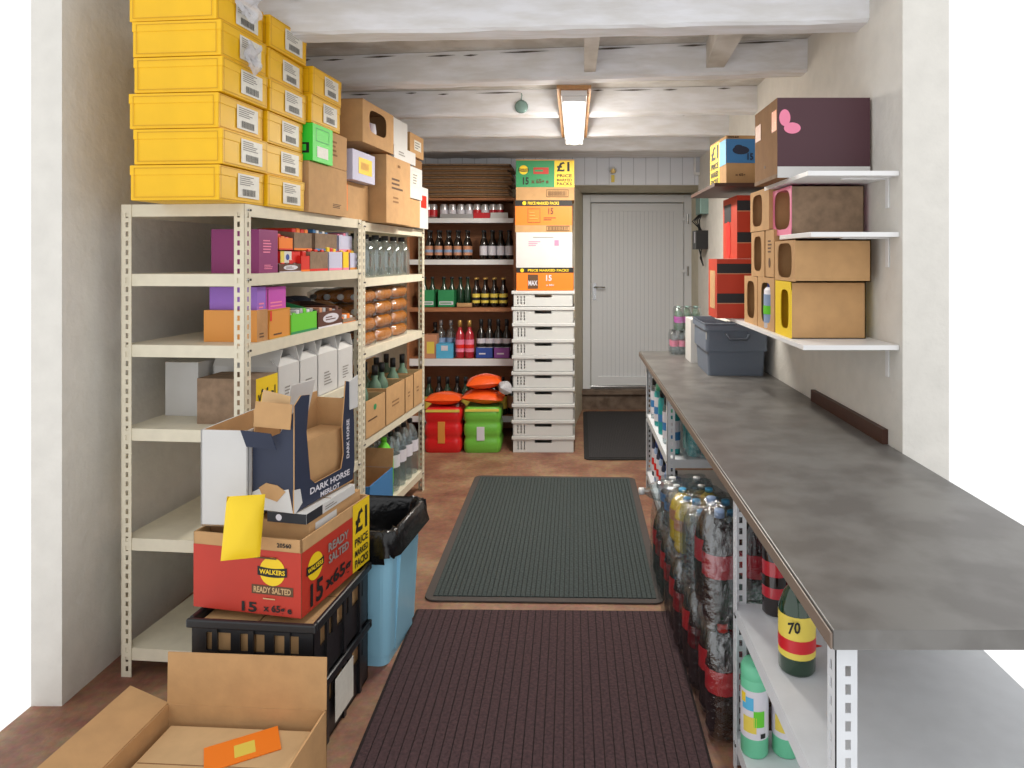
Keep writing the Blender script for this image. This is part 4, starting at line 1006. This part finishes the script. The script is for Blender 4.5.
for i, (p0, p1, mm) in enumerate(((475.5, 493, 'blue_deep'), (493.5, 509.7, 'purple'))):
    Y = YS+.015; x0, x1 = BX(p0, Y), BX(p1, Y)
    open_box('bottle_box', '%s low card box of white-labelled wine bottles on the fourth back shelf' % ['royal blue', 'purple'][i], 'box', (x1-x0, .16, .085), ((x0+x1)/2, Y+.08, z), 0, mm, mm, decals=[('front', 'lines', .2, .3, .8, .6, 1, 'label_pale')])
    for k2 in range(2):
        place('wineD', lambda: bottle('wine', 'glass_dark', 'cap_dark', 'label_pale', 'wine_bottle', 'print_black'), ((x0+x1)/2+(k2-.5)*.069, Y+.07, z+.006), 0, 'dark wine bottle with white label, %s in the %s low box' % (['left', 'right'][k2], ['blue', 'purple'][i]), 'bottle', 'wine bottles in the low boxes')
# row 5
z = BSH[4]+.0005
for i in range(10):
    px = 429+9.2*i
    place('wineE'+str(i % 2), lambda: bottle('wine', 'glass_dark' if i % 2 else 'glass_green', 'cap_dark', 'label_yellow' if i % 2 == 0 else 'label_orange', 'wine_bottle'), (BX(px, YS+.06), YS+.06+.03*(i % 2), z), 0, 'dark bottle on the lowest back shelf, %s' % nth(i, 10), 'bottle', 'bottles on the lowest back shelf')
# multipacks on the floor
def multipack(w, d, h, m, rows, band, top_m, label_mat=None):
    root = empty('multipack'); n = 36; mb = MB()
    def fn(u, v):
        a = 2*PI*u; e = .28
        x = math.copysign(abs(math.cos(a))**e, math.cos(a))*w/2; y = math.copysign(abs(math.sin(a))**e, math.sin(a))*d/2
        bulge = 1-.075*(1-abs(math.sin(PI*rows*v))**.6)
        if v >= 1: bulge *= .9
        return (x*bulge, y*bulge, h*v)
    mb.grid(fn, n, rows*6, m)
    mb.add([fn(i/n, 1) for i in range(n)], [tuple(range(n))], top_m)
    mb.build('wrapped_packs', root)
    mb = MB()
    for (u0, u1, v0, v1, mm) in band: mb.box(-w/2+w*u0, -d/2-.002, h*v0, -w/2+w*u1, -d/2+.01, h*v1, mm)
    mb.build('label', root)
    return root
Yp = 5.05+.13
o = multipack(.284, .26, .33, 'red_pack', 3, [(.38, .56, .22, .70, 'orange_soft'), (.06, .94, .92, .97, 'label_yellow')], 'red_pack'); o.location = (BX(443.8, 5.1), Yp, .001)
tag(o, 'red shrink-wrapped multipack of drinks on the floor before the back shelves', 'multipack')
o = multipack(.284, .26, .335, 'green_pack', 3, [(.36, .56, .28, .58, 'label_pale'), (.06, .94, .92, .97, 'label_yellow')], 'green_pack'); o.location = (BX(482.5, 5.1), Yp, .001); o.rotation_euler.z = .03
tag(o, 'green shrink-wrapped multipack of drinks on the floor next to the red one', 'multipack')
pk = pillow(.28, .2, .10, 'orange_pack', 4).build('snack_bag'); pk.location = (BX(443, 5.1), Yp, .333); tag(pk, 'orange-red snack bag lying on the red multipack', 'bag')
for i in range(2):
    pk = pillow(.31-.05*i, .22, .11, 'orange_pack', 6+i).build('snack_bag'); pk.location = (BX(482, 5.1)+.01*i, Yp, .345+.112*i); pk.rotation_euler = (.05, .06*(1-2*i), .1*i)
    tag(pk, 'orange snack bag, %s of two lying on the green multipack' % ['lower', 'upper'][i], 'bag')
pk = pillow(.10, .10, .10, 'film_white', 9).build('plastic_wrap'); pk.location = (BX(502, 5.1), Yp-.10, .44); pk.rotation_euler = (.3, .5, .4); tag(pk, 'crumpled clear plastic at the right end of the orange bags', 'plastic wrap')
# ------------------------------------------------------------------ white crates
CW, CD, CHh = .470, .40, .1205
def white_crate():
    root = empty('plastic_tray'); mb = MB(); W, D, Hc = CW-.02, CD-.02, .112
    fh = [(W/2-.02+.0, .062, W/2+.11, .084)]
    fh = [(W*.36, .07, W*.64, .092)]
    for i in range(3):
        for j in range(3): fh.append((.032+.024*i, .02+.022*j, .041+.024*i, .037+.022*j))
    mb.panel((-W/2, -D/2, 0), (1, 0, 0), (0, 0, 1), (0, 1, 0), W, Hc-.012, .006, fh, 'crate_white')
    mb.panel((-W/2, D/2-.006, 0), (1, 0, 0), (0, 0, 1), (0, 1, 0), W, Hc-.012, .006, [(W*.36, .06, W*.64, .082)], 'crate_white')
    for s in (-1, 1): mb.panel((s*W/2-(.006 if s > 0 else 0), -D/2, 0), (0, 1, 0), (0, 0, 1), (1, 0, 0), D, Hc-.012, .006, [(D*.3, .06, D*.7, .082)], 'crate_white')
    mb.box(-W/2, -D/2, 0, W/2, D/2, .004, 'crate_white')
    mb.build('body', root)
    mb = MB()
    for (a, b, c, d) in ((-CW/2, -CD/2, CW/2, -CD/2+.014), (-CW/2, CD/2-.014, CW/2, CD/2), (-CW/2, -CD/2+.014, -CW/2+.014, CD/2-.014), (CW/2-.014, -CD/2+.014, CW/2, CD/2-.014)):
        mb.box(a, b, Hc-.016, c, d, CHh-.001, 'crate_white')
    mb.build('rim', root, bevel=.003)
    return root
XC = -.236
for i in range(10):
    place('wcrate', white_crate, (XC+random.uniform(-.002, .002), 5.26, .001+CHh*i), random.uniform(-.004, .004), 'white vented plastic tray, %s in the tall stack by the back shelves' % (['bottom one', 'second from bottom', 'third from bottom', 'fourth from bottom', 'fifth from bottom', 'sixth from bottom', 'fourth from top', 'third from top', 'second from top', 'top one'][i]), 'tray', 'stacked white plastic trays')
zc = 1.2065
def stackbox(label, py0, py1, m, decals, w=.425, d=.32, dx=0, lg=None):
    global zc
    h = (py1-py0)*5.07/F
    mb = MB(); 
    mb.box(-w/2, -d/2, 0, w/2, d/2, h-.001, m); decorate(mb, w, d, h-.001, decals)
    if lg: logo(mb, w, d, h, 'front', *lg)
    o = mb.build('crisp_carton', loc=(XC+.012+dx, 5.24, zc+.0005), rz=random.uniform(-.01, .01)); zc += h
    return tag(o, label, 'box')
stackbox('orange crisp carton with PRICE MARKED PACKS on black band, directly on the white trays', 269, 292, 'orange', [('front', 'r', 0, .78, 1, 1, 'print_black'), ('front', 't', .2, .83, .72, .11, 'PRICE MARKED PACKS', 'yellow'), ('front', 'e', .1, .88, .014, .014, 'yellow'), ('front', 'r', .2, .08, .38, .7, 'print_brown'), ('front', 't', .21, .22, .16, .22, 'MAX', 'label_pale'), ('front', 't', .52, .42, .1, .26, '15', 'label_pale'), ('front', 't', .52, .18, .14, .1, 'x 50g', 'label_pale')])
stackbox('plain white carton with faint pink print in the middle of the tall stack', 233.5, 269, 'white_card', [('front', 'lines', .22, .6, .44, .76, 3, 'pink'), ('front', 'r', .68, .62, .76, .78, 'pink'), ('front', 'lines', .3, .84, .7, .88, 1, 'print_grey')], w=.42, dx=-.005)
stackbox('orange and brown crisp carton with yellow lettering, second highest of the tall stack', 201.5, 233.5, 'kraft', [('front', 'r', 0, .22, 1, .82, 'orange'), ('front', 'r', 0, .82, 1, 1, 'print_black'), ('front', 't', .22, .86, .55, .1, 'PRICE MARKED PACKS', 'yellow'), ('front', 'e', .16, .91, .015, .015, 'yellow'), ('front', 't', .58, .56, .09, .2, '15', 'print_brown'), ('front', 'lines', .5, .36, .72, .48, 2, 'print_brown'), ('front', 'frame', .22, .3, .44, .74, .003, 'print_brown'), ('front', 'frame', .55, .04, .95, .2, .003, 'print_brown'), ('front', 'bars', .58, .07, .92, .17, 'print_brown'), ('front', 'lines', .25, .38, .4, .66, 3, 'orange_soft')], w=.425, dx=-.01)
stackbox('green crisp carton with yellow price panel on top of the tall stack', 160.5, 201.5, 'kraft', [('front', 'r', 0, .32, .66, .97, 'green_card'), ('front', 'r', .66, .32, 1, .97, 'yellow'), ('front', 't', .70, .70, .22, .24, '£1', 'print_black'), ('front', 't', .70, .56, .26, .08, 'PRICE', 'print_brown'), ('front', 't', .70, .46, .26, .07, 'MARKED', 'print_brown'), ('front', 't', .70, .36, .26, .08, 'PACKS', 'print_brown'), ('front', 'r', .3, .64, .56, .8, 'red_card'), ('front', 'lines', .32, .67, .54, .78, 1, 'green_card'), ('front', 't', .12, .38, .1, .18, '15', 'print_black'), ('front', 't', .26, .38, .3, .14, 'x 65g e', 'print_brown'), ('front', 'frame', .52, .08, .9, .26, .003, 'print_brown'), ('front', 'bars', .55, .11, .87, .22, 'print_brown')], w=.435, dx=.0, lg=(.13, .74, .034))
# ------------------------------------------------------------------ counter
HC = .82
ct = tag(empty('counter', (0, 0, 0)), 'grey stone-effect worktop counter along the right wall', 'counter')
def worktop():
    mb = MB()
    mb.box(.437, 1.15, HC-.034, XR-.002, 4.60, HC, 'worktop')
    mb.box(.432, 1.15, HC-.033, .4365, 4.60, HC-.004, 'worktop_edge'); return mb
worktop().build('worktop', ct, bevel=.004)
bpy.data.objects.remove(ct.children[0]) if False else None
for nm, y0, y1, lb in (('shelving_unit', 3.33, 4.33, 'white slotted steel shelving under the far half of the counter'), ('shelving_unit', .98+.2, 1.945, 'white slotted steel shelving under the near end of the counter')):
    root = rack(nm, lb, (.452, y0, 0), 0, y1-y0, .58, HC-.036, [.10, .462], m='rack_white', side=1)
# skirting piece on wall
tag(MB().box(XR-.02, 2.3, HC+.0, XR-.001, 3.0, HC+.05, 'wood_dark').build('trim_10'), kind='structure')
# tote
def tote():
    root = empty('storage_tote'); mb = MB()
    w0, d0, w1, d1, h = .295, .37, .325, .42, .272
    loft(mb, [ring(w0, d0, 0, .015), ring(w0*1.04, d0*1.04, .13, .015), ring(w0*1.05+.02, d0*1.05+.02, .132, .018), ring(w1, d1, h-.03, .018), ring(w1+.02, d1+.02, h-.028, .02), ring(w1+.02, d1+.02, h, .02), ring(w1-.01, d1-.01, h, .015), ring(w0, d0, .02, .01)], 'tote_grey')
    mb.build('tote_body', root)
    mb = MB()
    for s in (-1, 1):
        mb.box(s*.004, -d1/2-.01, h+.001, s*(w1/2+.01), d1/2+.01, h+.008, 'tote_dark')
        for i in range(6): mb.box(s*.004, -d1/2+.02+i*(d1-.05)/5, h+.008, s*(w1/2+.008), -d1/2+.032+i*(d1-.05)/5, h+.014, 'tote_dark')
    mb.build('lid', root, bevel=.002)
    mb = MB(); mb.tube([(-.06, -d1/2+.01, .225), (-.055, -d1/2-.022, .22), (-.045, -d1/2-.026, .20), (.045, -d1/2-.026, .20), (.055, -d1/2-.022, .22), (.06, -d1/2+.01, .225)], .007, 'tote_dark'); mb.build('handle', root)
    mb = MB(); mb.box(-w1/2-.0, -.20, .195, -w1/2+.003, -.1, .235, 'label_white'); mb.build('label', root)
    return root
o = tote(); o.location = (.865, 3.82, HC+.001); o.rotation_euler.z = -.02; tag(o, 'grey lidded plastic storage tote standing on the counter', 'tote')
tag(MB().box(-.07, -.1, 0, .07, .1, .004, 'label_white').build('paper', loc=(.87, 3.75, HC+.289), rz=.1), 'sheets of white paper lying on the lid of the grey tote', 'paper')
# packs on counter end
for k, (nm, x, y, cap, lab, body, zz, d_) in enumerate((('a', .675, 4.47, 'cap_dark', 'label_orange', 'glass_clear', 0, 'pink-labelled pack of small clear drinks at the far end of the counter'),
        ('b', .775, 4.45, 'label_yellow', 'label_yellow', 'pet_orange', 0, 'pack of yellow drinks on the counter behind the tote'))):
    o = drink_pack(body if k else 'pet_clear', cap, 'pink' if not k else lab, 2, 2 if not k else 1, 'popsmall', 5+k); o.scale = (.72, .72, .72); o.location = (x, y, HC+.001); tag(o, d_, 'drinks')
o = drink_pack('glass_pale_green', 'tarnish', 'magenta', 2, 3, 'popsmall', 8); o.scale = (.8, .8, .72); o.location = (.735, 4.45, HC+.158); tag(o, 'clear-wrapped pack of pale green-capped drinks stacked on the other packs', 'drinks')
carton('card_box', 'white flat box standing behind the tote on the counter', 'box', (.1, .2, .26), (.745, 4.18, HC+.001), 0, 'white_card', tape=False)
# ------------------------------------------------------------------ right wall shelves
def wall_shelf(label, x0, y0, y1, z, m='cap_white', th=.016):
    root = tag(empty('wall_shelf', (0, 0, z)), label, 'shelf')
    MB().box(x0, y0, -th, XR-.001, y1, 0, m).build('board', root, bevel=.001)
    for y in (y0+.08, y1-.08):
        MB().box(XR-.16, y-.01, -th-.004, XR-.001, y+.01, -th-.0005, m).box(XR-.006, y-.01, -th-.1, XR-.001, y+.01, -th-.004, m).build('bracket', root)
    return root
wall_shelf('lower white wall shelf above the counter carrying boxes with round cut-outs', .745, 2.22, 3.52, 1.165)
wall_shelf('short white wall shelf above the cut-out boxes at the right edge', .77, 2.22, 2.56, 1.535)
wall_shelf('upper white wall shelf under the big brown chocolate box', .76, 2.22, 2.73, 1.735)
wall_shelf('dark wall shelf board under the blue crisp box', .64, 3.12, 3.75, 1.795, 'wood_dark')
def sbox(label, px0, px1, z0, h, m, decals=(), X=.765, depth=.26, window=None, faces=None, cat='box', name='carton', inside=None, dy=0):
    y1, y0 = RY(px0, X), RY(px1, X)
    o = carton(name, label, cat, (depth, y1-y0-.004, h), (X+depth/2, (y0+y1)/2, z0+.0006), 0, m, decals, None, window, faces, tape=False)
    if inside: bottle(*inside, 'bottle').parent = o; o.children[0].location = (-depth/2+.055, 0, .004)
    return o
WN = ('left', .2, .12, .8, .9)
sbox('brown carton with tall oval cut-out next to the red box, lower wall shelf', 745, 758, 1.165, .205, 'kraft', [], window=WN, name='cutout_carton')
o = sbox('brown cut-out carton showing a blue and white bottle, lower wall shelf', 758.5, 775, 1.165, .207, 'kraft', [], window=WN, name='cutout_carton')
bt = bottle('spray', 'label_pale', 'blue_deep', 'label_blue', 'bottle', 'lime'); bt.parent = o; bt.location = (-.085, 0, .004); bt.scale = (1.7, 1.7, .8)
sbox('yellow and pink patterned carton with dark window at the right edge, lower wall shelf', 776, 792, 1.165, .2, 'yellow', [('left', 'r', 0, 0, .12, 1, 'pink'), ('left', 'r', .12, .1, .3, .9, 'orange'), ('left', 'r', .0, .86, 1, 1, 'label_pale')], faces={'front': 'kraft'}, window=('left', .35, .15, .85, .85), name='patterned_carton')
sbox('brown carton with oval opening in the second layer on the lower wall shelf', 752, 765, 1.373, .185, 'kraft', [], window=WN, name='cutout_carton')
sbox('narrow brown carton with small print in the second layer', 765.5, 774, 1.375, .185, 'kraft', [('left', 'lines', .3, .5, .8, .8, 4, 'print_brown'), ('left', 'e', .5, .3, .012, .02, 'print_brown')])
sbox('brown carton with large dark round opening under the short wall shelf', 775.5, 796, 1.367, .145, 'kraft', [('left', 'r', 0, 0, .1, 1, 'pink')], window=('left', .15, .08, .85, .94), name='cutout_carton')
sbox('brown carton with yellow side strip and oval opening in the third layer', 751, 770, 1.561, .168, 'kraft', [('left', 'r', .72, .05, .98, .95, 'yellow'), ('left', 'lines', .75, .1, .95, .9, 7, 'print_black')], window=('left', .12, .12, .65, .9), X=.765, name='cutout_carton')
sbox('pink and dark carton with round opening on the short wall shelf', 772, 792, 1.535, .175, 'pink', [('left', 'r', 0, .0, 1, .1, 'plum'), ('left', 'lines', .0, .3, .12, .8, 6, 'label_pale')], faces={'front': 'kraft_old'}, window=('left', .15, .12, .95, .95), X=.78, name='patterned_carton')
# big brown chocolate box
carton('snack_carton', 'big brown carton with stickers and dark printed end on the upper wall shelf', 'box', (.33, .30, .285), (.72+.165, 2.42+.15, 1.7356), .0, 'kraft_dark',
       [('left', 'r', .78, .60, .98, .86, 'orange'), ('left', 'r', .04, .6, .3, .82, 'label_orange'), ('left', 'r', 0, .0, 1, .05, 'kraft_old'), ('front', 'e', .08, .75, .02, .03, 'pink'), ('front', 'e', .16, .62, .03, .02, 'pink'), ('front', 'r', .0, .0, 1, .14, 'white_card'), ('left', 'e', .5, .2, .006, .006, 'print_black')], faces={'front': 'choco'})
mb = MB(); w, d, h = .345, .30, .232
mb.box(-w/2, -d/2, 0, w/2, d/2, h, 'kraft')
decorate(mb, w, d, h, [('front', 'r', 0, .44, .8, .93, 'blue_card'), ('front', 'r', .36, .0, 1, 1, 'yellow') if False else ('front', 'r', .42, .0, .62, .97, 'yellow'), ('front', 'lines', .45, .1, .58, .9, 8, 'print_black'), ('front', 'e', .2, .7, .04, .02, 'navy'), ('front', 'e', .17, .76, .02, .012, 'navy'), ('front', 't', .29, .5, .08, .14, '15', 'navy'), ('front', 't', .12, .16, .14, .07, 'x 65g', 'print_brown'), ('front', 't', .02, .945, .15, .04, '20560', 'print_black'),
   ('left', 'r', 0, 0, .62, .97, 'yellow'), ('left', 'r', .62, .42, 1, .93, 'sky_blue'), ('left', 't', .08, .62, .46, .3, '£1', 'print_black'), ('left', 't', .08, .42, .46, .13, 'PRICE', 'print_black'), ('left', 't', .08, .25, .46, .12, 'MARKED', 'print_black'), ('left', 't', .08, .08, .46, .13, 'PACKS', 'print_black')])
tag(mb.build('crisp_carton', loc=(.697+.18, 3.36, 1.7956), rz=.05), 'blue and yellow crisp carton on the dark wall shelf board', 'box')
# red boxes
def rbx(label, w, d, h, loc, left_decs):
    return carton('red_carton', label, 'box', (w, d, h), loc, 0, 'red_box', [('front', 'r', 0, .76, 1, .92, 'black_card'), ('front', 'r', 0, .26, 1, .42, 'black_card'), ('front', 'r', 0, .245, 1, .26, 'label_orange'), ('front', 'r', 0, .745, 1, .76, 'label_orange')]+left_decs, tape=False)
rbx('lower red carton with two dark bands on the wall shelf, behind the tote', .30, .20, .28, (.668+.15, 3.30, 1.1656), [('left', 'r', .2, .15, .8, .8, 'kraft')])
rbx('upper red carton with dark bands, stacked under the dark shelf board', .24, .30, .30, (.765+.12, 3.36, 1.4462), [('left', 'r', .1, .6, .6, .9, 'black_card'), ('left', 'e', .4, .2, .05, .06, 'red_bright'), ('left', 'e', .4, .45, .05, .05, 'red_bright')])
# ------------------------------------------------------------------ under the counter
ZU = .4625; ZL_ = .1005
for i in range(5):
    y = 3.44+.19*i
    k2 = ['mintsp', 'clearsp2', 'tealsp', 'mintsp', 'clearsp2'][i]
    place('uc'+k2, lambda: bottle('spray', {'m': 'teal', 'c': 'pet_clear', 't': 'teal'}[k2[0]], 'cap_dark' if k2[0] != 'm' else 'mint', 'label_pale' if k2[0] != 't' else 'teal', 'cleaner_bottle', 'blue_card'), (.50, y, ZU), 0,
      'household cleaner bottle on the upper shelf under the far counter, %s' % nz(i, 5), 'bottle', 'cleaner bottles under the far counter')
for i in range(8):
    y = 3.42+.115*i
    place('ud%d' % (i % 2), lambda: bottle('spray', ['label_blue', 'navy'][i % 2], ['blue_deep', 'cap_dark'][i % 2], 'label_pale', 'cleaner_bottle', 'red_bright'), (.51, y, ZL_), 0, 'blue household bottle on the bottom shelf under the far counter, %s' % nz(i, 8), 'bottle', 'blue bottles under the far counter')
# teal wrapped block beside
o = drink_pack('teal', 'teal', None, 3, 3, 'spray', 12); o.location = (.66, 3.46, ZU); tag(o, 'teal shrink-wrapped pack on the upper shelf under the counter', 'pack')
# cola packs on the floor between the two racks
def P2(body, cap, label, seed): return lambda: drink_pack(body, cap, label, 2, 2, 'pop', seed, name='cola_pack')
U = [(2.13, .505), (2.365, .49), (2.60, .475), (2.835, .47), (3.07, .465)]
for i, (y, x) in enumerate(U):
    place('cola', P2('cola', 'cap_red', 'label_red', 21), (x, y, .001), .02*(i % 2), 'shrink-wrapped cola pack with red labels on the floor, %s of the lower row' % nz(i, 5), 'drinks', 'cola packs standing on the floor by the counter')
bpy.context.view_layer.update()
place('dark2', P2('cola', 'label_blue', 'rose', 33), (.495, 2.14, .345), .03, 'shrink-wrapped dark drink pack with pale caps on top of the nearest cola pack', 'drinks')
o = place('clear2', P2('pet_clear', 'cap_blue', None, 35), (.485, 2.38, .345), -.03, 'shrink-wrapped clear bottle pack with blue caps on the second cola pack', 'drinks'); o.scale = (.95, .95, 0.72)
o = place('yell2', P2('yellow_juice', 'cap_blue', 'label_orange', 36), (.475, 2.62, .345), .02, 'shrink-wrapped yellow juice pack on the third cola pack', 'drinks'); o.scale = (.95, .95, 0.6)
o = place('yell3', P2('pet_clear', 'cap_white', 'blue_card', 37), (.47, 2.86, .345), .02, 'shrink-wrapped clear pack with blue labels on the fourth cola pack', 'drinks'); o.scale = (.95, .95, 0.5)
b = place('lying', lambda: bottle('pop', 'pet_clear', 'cap_white', None, 'drink_bottle'), (.62, 3.08, .40), 0, 'empty clear bottle with white cap lying across the packs, neck into the aisle', 'bottle', rot=(0, -PI/2, .05))
# near shelf items
def ajax(): return bottle('spray', 'mint', 'mint', 'label_pale', 'cleaner_can', 'label_yellow')
def canister():
    root = MB().lathe([(.001, 0), (.035, 0), (.037, .004), (.037, .235), (.034, .245)], 'mint', n=20).build('cleaner_can')
    mb = MB().lathe([(.0376, .06), (.0376, .21)], 'label_pale', n=20)
    for (a0, a1, z0, z1, m) in ((3.6, 4.6, .08, .13, 'label_yellow'), (3.5, 4.4, .15, .19, 'sky_blue'), (3.4, 3.8, .17, .2, 'yellow'), (4.4, 5.2, .1, .15, 'lime'), (4.9, 5.3, .065, .08, 'print_black')):
        K = 6; mb.add([(.0381*math.cos(a0+(a1-a0)*i/K), .0381*math.sin(a0+(a1-a0)*i/K), z) for z in (z0, z1) for i in range(K+1)], [(i, i+1, K+2+i, K+1+i) for i in range(K)], m, True)
    mb.build('label', root)
    MB().lathe([(.036, .24), (.037, .245), (.037, .27), (.03, .285), (.001, .288)], 'mint', n=20).build('lid', root)
    return root
for i, (x, y) in enumerate(((.492, 1.865), (.578, 1.865), (.664, 1.865))):
    o = place('canister', canister, (x, y, ZL_), 0, 'mint green cleaner canister with lemon label on the bottom near shelf, %s' % nth(i, 3), 'can', 'mint cleaner canisters on the bottom near shelf'); o.scale = (1, 1, .86)
place('red_bot', lambda: bottle('wine', 'cola', 'cap_red', 'rose', 'drink_bottle', 'cola'), (.56, 1.90, ZU), 0, 'dark bottle with red cap behind the near counter post', 'bottle')
place('red_bot', None, (.65, 1.89, ZU), 0, 'dark bottle with red cap, right of the one behind the near counter post', 'bottle')
gb = MB().lathe([(.001, 0), (.04, 0), (.043, .005), (.043, .15), (.03, .185), (.018, .2), (.018, .22), (.001, .222)], 'glass_green', n=22).build('labelled_bottle', loc=(.535, 1.64, ZU))
mb = MB().lathe([(.0436, .04), (.0436, .14)], 'label_yellow', n=22).lathe([(.044, .055), (.044, .085)], 'label_red', n=22)
mb.build('label', gb)
mb = MB(); mb.text('70', (-.036, -.0455, .105), (1, 0, 0), (0, 0, 1), .03, .028, 'print_black'); mb.build('number', gb)
tag(gb, 'dark green bottle with yellow label reading 70 at the right edge of the near shelf', 'bottle')
tag(MB().add([(0, 0, 0), (.03, .01, 0), (.01, .02, 0)], [(0, 1, 2)], 'red_bright').build('paper_scrap', loc=(.6, 1.72, ZU+.0005), solid=.0004), 'tiny red scrap of paper on the near white shelf', 'scrap')
# ------------------------------------------------------------------ world, lighting, colour
wd = bpy.data.worlds.new('world'); bpy.context.scene.world = wd; wd.use_nodes = True
bg = wd.node_tree.nodes['Background']; bg.inputs[0].default_value = (1, 1, 1, 1); bg.inputs[1].default_value = 1.15
vs = bpy.context.scene.view_settings
vs.view_transform = 'Standard'; vs.look = 'None'; vs.gamma = 1; vs.exposure = 0; vs.use_curve_mapping = False
